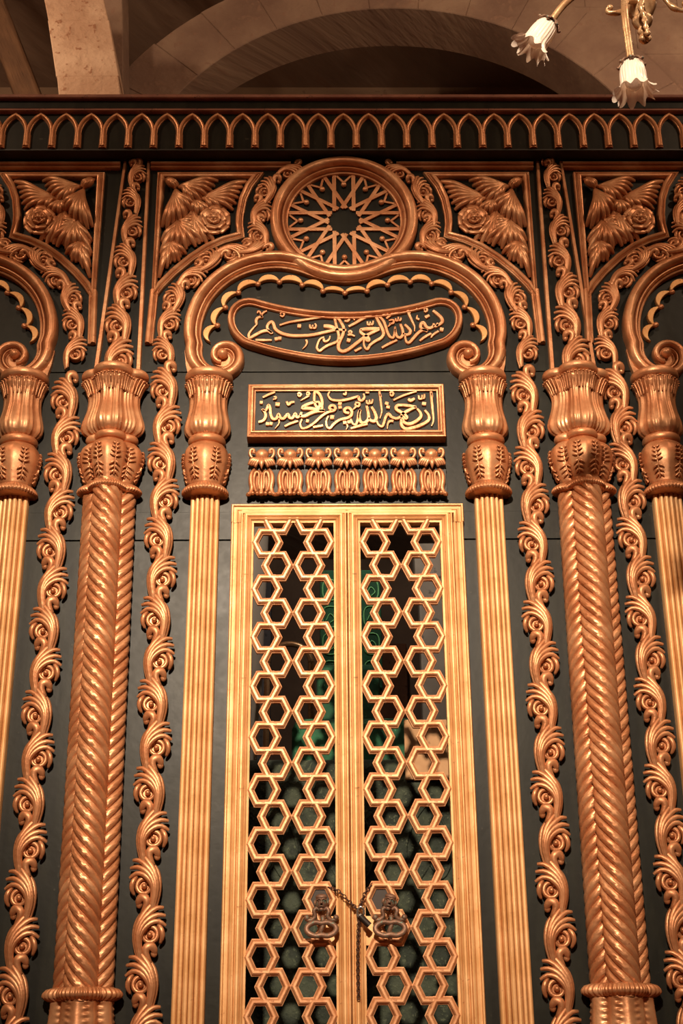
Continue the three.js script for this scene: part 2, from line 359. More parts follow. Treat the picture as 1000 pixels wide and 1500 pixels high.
function capital(parent, plan, R, leaves, cols) {
  const s = R;                                    // radius scale of the table below
  const T = rows => rows.map(([y, r]) => [y, r * s]);
  const fringe = (a, n) => (th, v) => a * Math.cos(th * n);
  mesh('abacus', turned(T([[4.238, 0.88], [4.234, 0.97], [4.224, 1.0], [4.212, 0.99], [4.204, 0.93], [4.200, 0.86]]), plan, () => 0, 20, cols), M.gold, parent);
  const urn = T([[4.202, 0.84], [4.192, 0.88], [4.180, 0.91], [4.170, 0.885], [4.150, 0.79], [4.115, 0.735], [4.075, 0.75], [4.035, 0.83], [4.005, 0.895], [3.985, 0.905], [3.965, 0.85], [3.950, 0.72], [3.944, 0.62]]);
  mesh('capital_urn', turned(urn, plan, (th, v) => {
    const k = th * leaves / 2, groove = -0.010 * Math.pow(Math.abs(Math.cos(k)), 10), rib = 0.0024 * Math.cos(th * leaves * 4) * (v > 0.2 ? 1 : 0);
    const mid = 0.0035 * Math.pow(Math.abs(Math.sin(k)), 14), fr = v < 0.22 ? 0.0045 * Math.cos(th * leaves * 6) * (1 - v / 0.22) : 0;
    return groove + rib + mid + fr;
  }, 60, cols), M.gold, parent);
  const fr = [], nf = leaves * 5;
  for (let q = 0; q < nf; q++) {
    const th = (q + 0.5) / nf * Math.PI * 2; if (Math.cos(th) < -0.3) continue;
    const P3 = (y, r) => { const k = plan(th) * r * s; return V3(Math.sin(th) * k, y, Math.cos(th) * k); };
    fr.push(tube(smooth([P3(4.128, 0.755), P3(4.155, 0.82), P3(4.176, 0.90), P3(4.190, 0.965), P3(4.184, 0.99)].map(p => [p.x, p.y, p.z]), 8), t => 0.0052 * (0.5 + 0.7 * Math.sin(Math.PI * (0.1 + 0.75 * t))), 0.0042, 6, V3(Math.sin(th), 0.3, Math.cos(th))));
  }
  mesh('leaf_fringe', fr, M.gold, parent);
  mesh('neck_ring', turned(T([[3.947, 0.66], [3.943, 0.74], [3.934, 0.77], [3.924, 0.76], [3.916, 0.71], [3.912, 0.62]]), plan, () => 0, 20, cols), M.gold, parent);
  const bellT = T([[3.914, 0.62], [3.905, 0.74], [3.888, 0.86], [3.862, 0.915], [3.83, 0.90], [3.79, 0.815], [3.755, 0.72], [3.735, 0.665], [3.728, 0.62]]);
  const bell = mesh('capital_bell', turned(bellT, plan, (th, v) => 0.0022 * Math.pow(Math.abs(Math.cos(th * leaves / 2)), 8), 48, cols), M.gold, parent);
  // fern sprays carved on the bell
  const rB = (th, y) => interp(bellT, y) * plan(th);
  const onBell = (th, y, out) => { const r = rB(th, y) + out; return V3(Math.sin(th) * r, y, Math.cos(th) * r); };
  for (let q = 0; q < leaves; q++) {
    const th0 = (q + 0.5) / leaves * Math.PI * 2; if (Math.cos(th0) < -0.15) continue;
    const parts = [], up = V3(Math.sin(th0), 0, Math.cos(th0)), vein = [];
    for (let i = 0; i <= 8; i++) vein.push(onBell(th0, 3.882 - 0.135 * i / 8, 0.004));
    parts.push(tube(vein, t => 0.0042 - 0.0012 * t, 0.005, 6, up));
    for (let i = 0; i < 7; i++) for (const sd of [-1, 1]) {
      const y = 3.868 - i * 0.0175, w = (i < 4 ? 0.013 + 0.0026 * i : 0.0215 - 0.003 * (i - 4)), rr = rB(th0, y), pts = [];
      for (let k = 0; k <= 4; k++) { const f = k / 4; pts.push(onBell(th0 + sd * f * w / rr, y + 0.010 * f - 0.004 * f * f + (i >= 4 ? -0.022 * f : 0), 0.0045 + 0.003 * Math.sin(Math.PI * f))); }
      parts.push(tube(pts, t => 0.0055 * Math.sin(Math.PI * (0.25 + 0.65 * t)), t => 0.0045, 6, up));
    }
    mesh('fern_leaf', parts, M.gold, bell);
  }
  const lip = T([[3.735, 0.62], [3.728, 0.74], [3.716, 0.87], [3.706, 0.92], [3.699, 0.91], [3.693, 0.82], [3.692, 0.55]]);
  mesh('scalloped_lip', turned(lip, plan, (th, v) => (v > 0.25 ? 0.0032 : 0.001) * Math.cos(th * leaves * 7), 36, cols * 2), M.gold, parent);
}

// ---------------------------------------------------------------- fluted columns beside the doors
const fluteProfile = (() => {
  const o = [[-0.057, 0], [-0.057, 0.026]];
  roll(o, -0.0565, -0.0385, 0.030, 0.010, 6); o.push([-0.0372, 0.027]);
  for (const [a, b] of [[-0.036, -0.0205], [-0.0185, -0.001], [0.001, 0.0185], [0.0205, 0.036]]) { roll(o, a, b, Math.abs(a + b) > 0.04 ? 0.042 : 0.046, 0.010, 6); o.push([b + 0.001, Math.abs(b) > 0.03 ? 0.026 : 0.030]); }
  roll(o, 0.0385, 0.0565, 0.030, 0.010, 6); o.push([0.057, 0.026], [0.057, 0]);
  return o.map(([n, z]) => [-n, z]);
})();
function flutedColumn(x, label, group) {
  const t = thing('fluted_column', label, 'column', [x, 0, 0], group);
  mesh('shaft', sweep([[0, 0.42], [0, 3.70]], fluteProfile, { crease: 0.9 }), M.paleGold, t);
  const cap = new THREE.Group(); cap.name = 'capital'; cap.position.z = 0.03; t.add(cap);
  capital(cap, circlePlan, 0.0985, 6, 84);
  mesh('pedestal', merge([box(-0.085, 0.085, 0, 0.38, 0, 0.11, 0.006), box(-0.075, 0.075, 0.38, 0.43, 0, 0.1, 0.012)]), M.gold, t);
  return t;
}
const fl = flutedColumn(-0.564, 'reeded gilded half column beside the lattice door, ' + side(-1), 'half columns flanking the door');
copy(fl, 'reeded gilded half column beside the lattice door, ' + side(1)).position.x = 0.564;
copy(fl, 'reeded gilded half column of the bay next to the door, ' + side(-1), 'half columns of the neighbouring bays').position.x = -1.322;
copy(fl, 'reeded gilded half column of the bay next to the door, ' + side(1), 'half columns of the neighbouring bays').position.x = 1.277;

// ---------------------------------------------------------------- clustered twisted columns
function ropeShaft(R, y0, y1, starts, lead, hand, rows, cols) {   // columns of vertices follow the twist, so the grooves stay sharp
  const pos = [], idx = [];
  for (let i = 0; i <= rows; i++) {
    const y = y0 + (y1 - y0) * i / rows;
    for (let j = 0; j < cols; j++) {
      const th = j / cols * Math.PI * 2 - hand * Math.PI * 2 * y / lead; let f = starts * j / cols; f -= Math.floor(f + 1e-6);
      const c = 2 * f - 1, r = R * (0.75 + 0.25 * Math.sqrt(Math.max(0, 1 - c * c)));
      pos.push(Math.sin(th) * r, y, Math.cos(th) * r);
    }
  }
  for (let i = 0; i < rows; i++) for (let j = 0; j < cols; j++) { const a = i * cols + j, b = i * cols + (j + 1) % cols, c = a + cols, d = b + cols; idx.push(a, b, d, a, d, c); }
  return planarUV(build(pos, idx, 0.9));
}
function twistedColumn(x, lean) {
  const t = thing('twisted_column', 'clustered gilded column of three rope-twisted shafts, ' + side(x), 'column', [x, 0, 0], 'twisted columns between the bays');
  t.rotation.z = lean;
  mesh('front_shaft', ropeG[0], M.gold, t).position.set(0, 0, 0.095);
  mesh('side_shaft', ropeG[1], M.gold, t).position.set(-0.052, 0, 0.035);
  mesh('side_shaft', ropeG[1], M.gold, t).position.set(0.052, 0, 0.035);
  const cap = new THREE.Group(); cap.name = 'capital'; cap.position.z = 0.045; t.add(cap);
  capital(cap, trefoilPlan, 0.094, 10, 150);
  const base = new THREE.Group(); base.name = 'base'; base.position.z = 0.045; t.add(base);
  const T = rows => rows.map(([y, r]) => [y, r * 0.094]);
  mesh('base_collar', turned(T([[1.848, 0.75], [1.842, 0.90], [1.828, 0.985], [1.815, 0.97], [1.805, 0.85], [1.80, 0.75]]), trefoilPlan, (th, v) => 0.003 * Math.cos(th * 46), 24, 300), M.gold, base);
  mesh('base_bell', turned(T([[1.803, 0.78], [1.76, 0.80], [1.68, 0.86], [1.60, 0.93], [1.55, 0.90], [1.53, 0.7]]), trefoilPlan, (th, v, y) => 0.004 * Math.pow(Math.abs(Math.cos(th * 5)), 3) + 0.0035 * Math.pow(Math.abs(Math.sin(th * 5)), 10) * Math.cos(y * 300 + 1), 110, 170), M.gold, base);
  mesh('pedestal', merge([box(-0.14, 0.14, 0, 1.5, -0.04, 0.13, 0.01), box(-0.15, 0.15, 1.5, 1.535, -0.04, 0.14, 0.008)]), M.gold, base);
  return t;
}
const ropeG = [ropeShaft(0.0595, 1.80, 3.73, 7, 0.305, 1, 240, 98), ropeShaft(0.0535, 1.80, 3.73, 6, 0.262, -1, 240, 84)];
const tw = twistedColumn(-0.906, 0.0098);
{ const c = copy(tw, 'clustered gilded column of three rope-twisted shafts, ' + side(1)); c.position.x = 0.906; c.rotation.z = -0.0098; }

// tapering upper pilasters: two slim strips with a vine between them, over each twisted column
for (const sd of [-1, 1]) {
  const t = thing('pilaster', 'tapering gilded vine between two slim strips above twisted column, ' + side(sd), 'pilaster', [sd * 0.95, 4.25, 0], 'upper pilasters');
  const R = ([x, y]) => [sd * (x - 0.95), y - 4.25];
  const prof = [[-0.009, 0], [-0.009, 0.012], [-0.006, 0.018], [0.006, 0.018], [0.009, 0.012], [0.009, 0]];
  mesh('strip', sweep([R([1.038, 4.235]), R([0.972, 5.335])], prof, { scale: t => 1.15 - 0.3 * t }), M.gold, t);
  mesh('strip', sweep([R([0.860, 4.235]), R([0.868, 5.335])], prof, { scale: t => 1.15 - 0.3 * t }), M.gold, t);
  const ys = [5.325, 5.240, 5.104, 4.952, 4.796, 4.638, 4.476, 4.309];
  ys.forEach((y, k) => {
    const f = (5.3 - y) / 1.0, ax = 0.918 + 0.032 * f, left = sd < 0 ? k % 2 === 0 : k % 2 === 0, s = 0.66 + 0.38 * f;
    addScroll(t, sd * (ax - 0.95) + (left ? -0.0125 : 0.0125) * s, y - 4.25, sd < 0 ? 0.03 : -0.03, k ? s : 0.55, left);
  });
}

// ---------------------------------------------------------------- arch moulding with volutes, scallops, curved vines, spandrels
const ARCH = (() => {
  const half = [[-0.636, 4.395], [-0.641, 4.45], [-0.636, 4.513], [-0.607, 4.606], [-0.553, 4.688], [-0.480, 4.750], [-0.388, 4.791], [-0.285, 4.804], [-0.200, 4.789], [-0.128, 4.760], [-0.062, 4.738], [0, 4.731]];
  const C = [-0.511, 4.338], sp = [];
  for (let i = 0; i <= 34; i++) { const q = i / 34, a = Math.PI * (0.87 + 2.55 * q), r = 0.131 * Math.pow(0.165, q); sp.push([C[0] + r * Math.cos(a), C[1] + r * Math.sin(a) * 1.0]); }
  const up = smooth(half, 40).map(p => [p.x, p.y]);
  return { sp, up, C };
})();
const archProf = (() => { const o = [[-0.0375, 0], [-0.0375, 0.03]]; roll(o, -0.0365, 0.006, 0.036, 0.030, 9); o.push([0.008, 0.022]); roll(o, 0.010, 0.023, 0.032, 0.012, 5); o.push([0.025, 0.018]); roll(o, 0.026, 0.0375, 0.022, 0.007, 4); o.push([0.0375, 0]); return o; })();
function archGeometry() {
  const L = [...ARCH.sp].reverse();                            // from volute eye outwards, then up and over
  const left = [...L, ...ARCH.up.slice(2)];
  const n = left.length, nl = L.length;
  const right = left.slice(0, -1).reverse().map(p => [-p[0], p[1]]);
  const all = [...left, ...right], tot = all.length;
  const w = i => { const k = Math.min(i, tot - 1 - i); return k >= nl + 4 ? 1 : 0.52 + 0.48 * Math.pow(Math.min(1, k / (nl + 3)), 0.95); };
  return sweep(all, archProf.map(([a, z]) => [-a, z]), { scale: t => w(Math.round(t * (tot - 1))), crease: 0.7 });
}
const archG = planarUV(archGeometry());
function makeArch(bx) {
  const t = thing('arch_moulding', bx === 0 ? 'large gilded ogee arch moulding with volutes over the door inscriptions' : 'gilded ogee arch moulding of the bay next to the door, ' + side(bx), 'arch', [bx, 0, 0], bx === 0 ? undefined : 'arches of the neighbouring bays');
  mesh('moulding', archG, M.gold, t);
  for (const s of [-1, 1]) {
    mesh('volute_eye', [ball(-s * ARCH.C[0] * -1 * -1, ARCH.C[1] + 0.003, 0.036, 0.022, 0.022, 0.026)], M.gold, t);
    mesh('volute_disc', [new THREE.CylinderGeometry(0.046, 0.050, 0.014, 28).rotateX(Math.PI / 2).translate(s * ARCH.C[0], ARCH.C[1], 0.008)], M.gold, t);
    mesh('volute_block', sweep([[s * 0.63, 4.240], [s * 0.648, 4.30], [s * 0.660, 4.37]], [[-0.02, 0], [-0.02, 0.03], [0.02, 0.03], [0.02, 0]], { scale: t => 1 - 0.4 * t }), M.gold, t);
  }
  return t;
}
const PEARLS = [[-0.566, 4.408], [-0.537, 4.482], [-0.506, 4.570], [-0.452, 4.643], [-0.370, 4.686], [-0.279, 4.695], [-0.182, 4.680], [-0.094, 4.650], [0, 4.640]];
function crescent(a, b, out) {
  const mx = (a[0] + b[0]) / 2, my = (a[1] + b[1]) / 2, dx = b[0] - a[0], dy = b[1] - a[1], l = Math.hypot(dx, dy), nx = -dy / l, ny = dx / l;
  const s = new THREE.Shape(), e = 0.10;
  const A = [a[0] + dx * -0.02, a[1] + dy * -0.02], B = [b[0] + dx * 0.02, b[1] + dy * 0.02];
  s.moveTo(A[0], A[1]);
  s.bezierCurveTo(A[0] + nx * out * 1.3 + dx * e, A[1] + ny * out * 1.3 + dy * e, B[0] + nx * out * 1.3 - dx * e, B[1] + ny * out * 1.3 - dy * e, B[0], B[1]);
  const q = out * 0.42;
  s.bezierCurveTo(B[0] + nx * q * 1.5 - dx * 0.12, B[1] + ny * q * 1.5 - dy * 0.12, A[0] + nx * q * 1.5 + dx * 0.12, A[1] + ny * q * 1.5 + dy * 0.12, A[0], A[1]);
  return new THREE.ExtrudeGeometry(s, { depth: 0.018, bevelEnabled: true, bevelThickness: 0.003, bevelSize: 0.002, bevelSegments: 1, curveSegments: 10 }).translate(0, 0, 0.004);
}
function makeScallops(bx) {
  const t = thing('scalloped_trim', bx === 0 ? 'yellow gold scalloped trim with small pearls inside the door arch' : 'yellow gold scalloped trim inside the neighbouring arch, ' + side(bx), 'trim', [bx, 0, 0], bx === 0 ? undefined : 'scalloped trims of the neighbouring bays');
  for (let i = 0; i < PEARLS.length - 1; i++) {
    const a = PEARLS[i], b = PEARLS[i + 1], g = planarUV(clean(crescent(a, b, i === 7 ? 0.032 : 0.046)));
    mesh('scallop', g, M.leafGold, t); mesh('scallop', mirror(g), M.leafGold, t);
  }
  const pg = merge([ball(0, 0, 0.026, 0.0125, 0.0125, 0.012, 12, 8)]);
  for (const [i, p] of PEARLS.entries()) if (i) for (const s of p[0] ? [-1, 1] : [1]) mesh('pearl', pg, M.gold, t).position.set(s * p[0] * -1, p[1], 0);
  return t;
}
for (const bx of BAYS) { makeArch(bx); makeScallops(bx); }

// vine running over each arch, in two runs that meet in a cusp
const VINE1 = smooth([[-0.743, 4.27], [-0.753, 4.40], [-0.745, 4.52], [-0.715, 4.62], [-0.665, 4.71], [-0.60, 4.785], [-0.52, 4.835], [-0.44, 4.862], [-0.385, 4.872]], 200);
const VINE2 = smooth([[-0.355, 4.875], [-0.366, 4.95], [-0.372, 5.02], [-0.362, 5.09], [-0.330, 5.175], [-0.275, 5.25], [-0.19, 5.312]], 160);
function curvedVine(bx, sd) {
  const t = thing('arch_vine', bx === 0 ? 'gilded leafy vine curving over the door arch, ' + side(sd) : 'gilded leafy vine over the neighbouring arch, ' + side(bx), 'carving', [bx, 0, 0], bx === 0 ? 'vines over the door arch' : 'vines over neighbouring arches');
  for (const [run, n, s0] of [[VINE1, 7, 0.80], [VINE2, 4, 0.78]]) {
    for (let k = 0; k < n; k++) {
      const i = Math.round((k + 0.5) / n * (run.length - 1)), p = run[i], a = run[Math.max(0, i - 3)], b = run[Math.min(run.length - 1, i + 3)];
      const ang = Math.atan2(b.y - a.y, b.x - a.x) - Math.PI / 2, left = k % 2 === 0, f = run === VINE2 && k === n - 1 ? 0.85 : 1;
      const off = (left ? -0.0125 : 0.0125) * s0;
      const x = p.x + Math.cos(ang) * off, y = p.y + Math.sin(ang) * off;
      sd < 0 ? addScroll(t, x, y, ang, s0 * f, left) : addScroll(t, -x, y, -ang, s0 * f, !left);
    }
  }
  return t;
}
curvedVine(0, -1); curvedVine(0, 1); curvedVine(BAYS[0], 1); curvedVine(BAYS[2], -1);

// spandrel: moulded frame with bud, fanned leaves and a rose
const SP_FRAME = [[-0.808, 5.258], [-0.385, 5.258], [-0.420, 5.20], [-0.4445, 5.13], [-0.456, 5.05], [-0.4575, 5.0], [-0.450, 4.941], [-0.523, 4.917], [-0.593, 4.880], [-0.662, 4.825], [-0.734, 4.753], [-0.786, 4.688], [-0.8135, 4.635]];
function fan(base, tips, r, z0, z1) {
  const all = [];
  tips.forEach((p, i) => { all.push([p, 1]); if (i < tips.length - 1) { const q = tips[i + 1]; for (const [f, k] of [[0.33, 0.92], [0.67, 0.88]]) all.push([[(p[0] + (q[0] - p[0]) * f) * k + base[0] * (1 - k), (p[1] + (q[1] - p[1]) * f) * k + base[1] * (1 - k)], 0.9]); } });
  const mx = tips.reduce((s, p) => s + p[0], 0) / tips.length, my = tips.reduce((s, p) => s + p[1], 0) / tips.length;
  return all.map(([p, k], i) => {
    const c = smooth([[base[0], base[1], z0], [base[0] * 0.62 + p[0] * 0.23 + mx * 0.15, base[1] * 0.62 + p[1] * 0.23 + my * 0.15, z1], [base[0] * 0.25 + p[0] * 0.68 + mx * 0.07, base[1] * 0.25 + p[1] * 0.68 + my * 0.07, z1 + (i % 3 === 1 ? -0.004 : i % 3 === 2 ? 0.001 : 0.005)], [p[0], p[1], z0 * 0.75]], 12);
    return tube(c, t => r * 0.74 * k * (0.42 + 0.78 * Math.sin(Math.PI * (0.06 + 0.80 * t))), t => r * 0.85 * (0.5 + 0.6 * Math.sin(Math.PI * (0.1 + 0.8 * t))), 7);
  });
}
const spandrelG = (() => {
  const framePr = [[-0.018, 0], [-0.018, 0.016]]; roll(framePr, -0.017, 0.004, 0.018, 0.014, 6); framePr.push([0.006, 0.017]); roll(framePr, 0.007, 0.018, 0.012, 0.008, 4); framePr.push([0.018, 0]);
  const G = {};
  G.frame = planarUV(sweep(SP_FRAME, framePr.map(([a, z]) => [a, z]), { closed: true, crease: 0.6 }));
  G.leg = planarUV(sweep([[-0.812, 4.66], [-0.822, 4.402]], framePr, { crease: 0.6 }));
  G.bud = merge([ball(0, 0, 0, 0.034, 0.022, 0.022).rotateZ(-0.72).translate(-0.757, 5.204, 0.034), ...fan([-0.785, 5.225], [[-0.74, 5.175], [-0.732, 5.185], [-0.728, 5.196]], 0.010, 0.03, 0.045)]);
  G.leafA = merge(fan([-0.732, 5.188], [[-0.559, 5.226], [-0.572, 5.198], [-0.580, 5.168], [-0.597, 5.138], [-0.625, 5.106], [-0.656, 5.100], [-0.684, 5.116]], 0.0155, 0.022, 0.048));
  G.leafB = merge(fan([-0.740, 5.176], [[-0.790, 4.982], [-0.770, 4.972], [-0.746, 4.992], [-0.712, 5.000], [-0.690, 5.015], [-0.664, 5.060], [-0.652, 5.085]], 0.0155, 0.022, 0.046));
  G.leafC = merge(fan([-0.640, 5.125], [[-0.432, 5.226], [-0.448, 5.196], [-0.461, 5.168], [-0.466, 5.140], [-0.475, 5.108], [-0.488, 5.076], [-0.535, 5.074], [-0.580, 5.070]], 0.0150, 0.016, 0.036));
  G.leafD = merge([...fan([-0.722, 5.020], [[-0.790, 4.912], [-0.792, 4.850], [-0.756, 4.880], [-0.720, 4.880], [-0.683, 4.872], [-0.643, 4.886], [-0.614, 4.912], [-0.640, 4.960], [-0.655, 5.010]], 0.0150, 0.016, 0.036),
    ...fan([-0.745, 4.915], [[-0.795, 4.728], [-0.792, 4.782], [-0.790, 4.838], [-0.764, 4.776], [-0.730, 4.808], [-0.712, 4.812], [-0.684, 4.848]], 0.0140, 0.014, 0.034)]);
  G.leafE = merge([...fan([-0.665, 5.075], [[-0.566, 4.916], [-0.596, 4.905], [-0.628, 4.900], [-0.655, 4.915], [-0.690, 4.930], [-0.708, 4.985]], 0.0165, 0.012, 0.028), ...fan([-0.655, 5.125], [[-0.585, 5.060], [-0.612, 5.050], [-0.640, 5.045], [-0.665, 5.06]], 0.015, 0.014, 0.034)]);
  const petal = (cx, cy, a, r, w, z, h) => { const c = smooth([[cx, cy, z], [cx + Math.cos(a) * r * 0.5, cy + Math.sin(a) * r * 0.5, z + h * 0.4], [cx + Math.cos(a) * r, cy + Math.sin(a) * r, z + h]], 7); return tube(c, t => w * (0.4 + 0.7 * Math.sin(Math.PI * (0.1 + 0.7 * t))), t => 0.004 + 0.003 * t, 8); };
  G.petals = [];
  for (const [n, r, w, z, h, o] of [[8, 0.072, 0.030, 0.034, 0.006, 0], [6, 0.052, 0.027, 0.044, 0.010, 0.3], [5, 0.030, 0.018, 0.054, 0.012, 0.1]])
    for (let k = 0; k < n; k++) G.petals.push(merge([petal(-0.564, 5.002, o + k / n * Math.PI * 2, r * (0.96 + 0.08 * ((k * 7) % 3) / 2), w, z, h)]));
  G.heart = merge([ball(-0.564, 5.002, 0.068, 0.013, 0.013, 0.012), ...[0, 1, 2, 3, 4, 5].map(k => ball(-0.566 + 0.014 * Math.cos(k * 1.047), 5.003 + 0.014 * Math.sin(k * 1.047), 0.064, 0.007, 0.007, 0.008, 8, 6))]);
  return G;
})();
function spandrel(bx, sd) {
  const t = thing('spandrel_panel', bx === 0 ? 'carved leaf and rose spandrel beside the star medallion, ' + side(sd) : 'carved leaf and rose spandrel beyond the upper pilaster, ' + side(bx), 'carving', [bx, 0, 0], bx === 0 ? 'spandrels beside the medallion' : 'spandrels of the neighbouring bays');
  const f = g => sd < 0 ? g : mirror(g);
  mesh('frame', f(spandrelG.frame), M.gold, t); mesh('frame_leg', f(spandrelG.leg), M.gold, t);
  mesh('bud', f(spandrelG.bud), M.gold, t);
  for (const k of ['leafA', 'leafB', 'leafC', 'leafD', 'leafE']) mesh('fan_leaf', f(spandrelG[k]), M.gold, t);
  const r = mesh('rose_heart', f(spandrelG.heart), M.gold, t); r.name = 'rose';
  for (const p of spandrelG.petals) mesh('petal', f(p), M.gold, r);
  return t;
}
spandrel(0, -1); spandrel(0, 1); spandrel(BAYS[0], 1); spandrel(BAYS[2], -1);
// plain rails above the spandrels
{
  const pr = [[-0.0185, 0], [-0.0185, 0.014]]; roll(pr, -0.018, -0.006, 0.016, 0.008, 4); pr.push([-0.004, 0.012]); roll(pr, -0.002, 0.0175, 0.015, 0.012, 5); pr.push([0.0185, 0]);
  for (const [a, b, near] of [[-0.856, -0.235, 1], [0.235, 0.846, 1], [-1.62, -0.992, 0], [0.978, 1.62, 0]])
    single('top_rail', sweep([[a, 5.3135], [b, 5.3135]], pr), M.gold, (near ? 'slim gilded rail from pilaster to star medallion, ' : 'slim gilded rail over the neighbouring bay, ') + side(a), 'rail', near ? 'rails beside the medallion' : 'rails of the neighbouring bays');
}
// leaf sprays inside the neighbouring arches
for (const [bx, s] of [[BAYS[0], 1], [BAYS[2], -1]]) {
  const tips = [[0.40, 4.40], [0.425, 4.36], [0.43, 4.32], [0.41, 4.28], [0.37, 4.26]].map(p => [s * p[0], p[1]]);
  const t = thing('leaf_spray', 'gilded carved leaf spray under the neighbouring arch, ' + side(bx), 'carving', [bx, 0, 0], 'leaf sprays in the neighbouring bays');
  mesh('leaf', fan([s * 0.27, 4.33], tips, 0.018, 0.016, 0.035), M.gold, t);
  mesh('stem', [tube(smooth([[s * 0.05, 4.30, 0.012], [s * 0.16, 4.32, 0.015], [s * 0.29, 4.33, 0.02]], 10), 0.012, 0.012, 8)], M.gold, t);
}

// ---------------------------------------------------------------- star medallion
{
  const C = [0, 5.019], t = thing('star_medallion', 'round gilded medallion with a pierced twelve-pointed star', 'medallion', [C[0], C[1], 0]);
  const pr = [[-0.0385, 0], [-0.0385, 0.03]]; roll(pr, -0.038, 0.006, 0.032, 0.028, 9); pr.push([0.008, 0.02]); roll(pr, 0.010, 0.024, 0.026, 0.012, 5); pr.push([0.026, 0.014]); roll(pr, 0.027, 0.0385, 0.014, 0.007, 4); pr.push([0.0385, 0]);
  const circ = []; for (let i = 0; i < 96; i++) { const a = -i / 96 * Math.PI * 2; circ.push([0.2835 * Math.cos(a), 0.2835 * Math.sin(a)]); }
  mesh('ring', sweep(circ, pr.map(([a, z]) => [-a, z]), { closed: true, crease: 0.7 }), M.gold, t);
  const star = new THREE.Group(); star.name = 'star'; t.add(star);
  const d = 0.0425, R = 0.247;
  for (let k = 0; k < 12; k++) for (const e of [-1, 1]) {
    const a = k / 12 * Math.PI * 2, dx = Math.cos(a), dy = Math.sin(a), nx = -dy, ny = dx, s1 = Math.sqrt(R * R - d * d);
    if (e < 0) continue;
    for (const q of [1]) mesh('strap_bar', [bar([nx * d * q + dx * 0.052, ny * d * q + dy * 0.052], [nx * d * q + dx * s1, ny * d * q + dy * s1], 0.0175, 0.002, 0.013)], M.gold, star);
    mesh('strap_bar', [bar([-nx * d + dx * 0.052, -ny * d + dy * 0.052], [-nx * d + dx * s1, -ny * d + dy * s1], 0.0175, 0.003, 0.014)], M.gold, star);
    const P = (r, w) => [dx * r + nx * w, dy * r + ny * w];
    mesh('chevron', [bar(P(0.204, 0), P(0.240, 0.032), 0.010, 0.002, 0.012), bar(P(0.204, 0), P(0.240, -0.032), 0.010, 0.002, 0.012)], M.gold, star);
    mesh('pearl', [ball(dx * 0.190, dy * 0.190, 0.014, 0.0125, 0.0125, 0.012, 12, 8)], M.gold, star);
  }
}

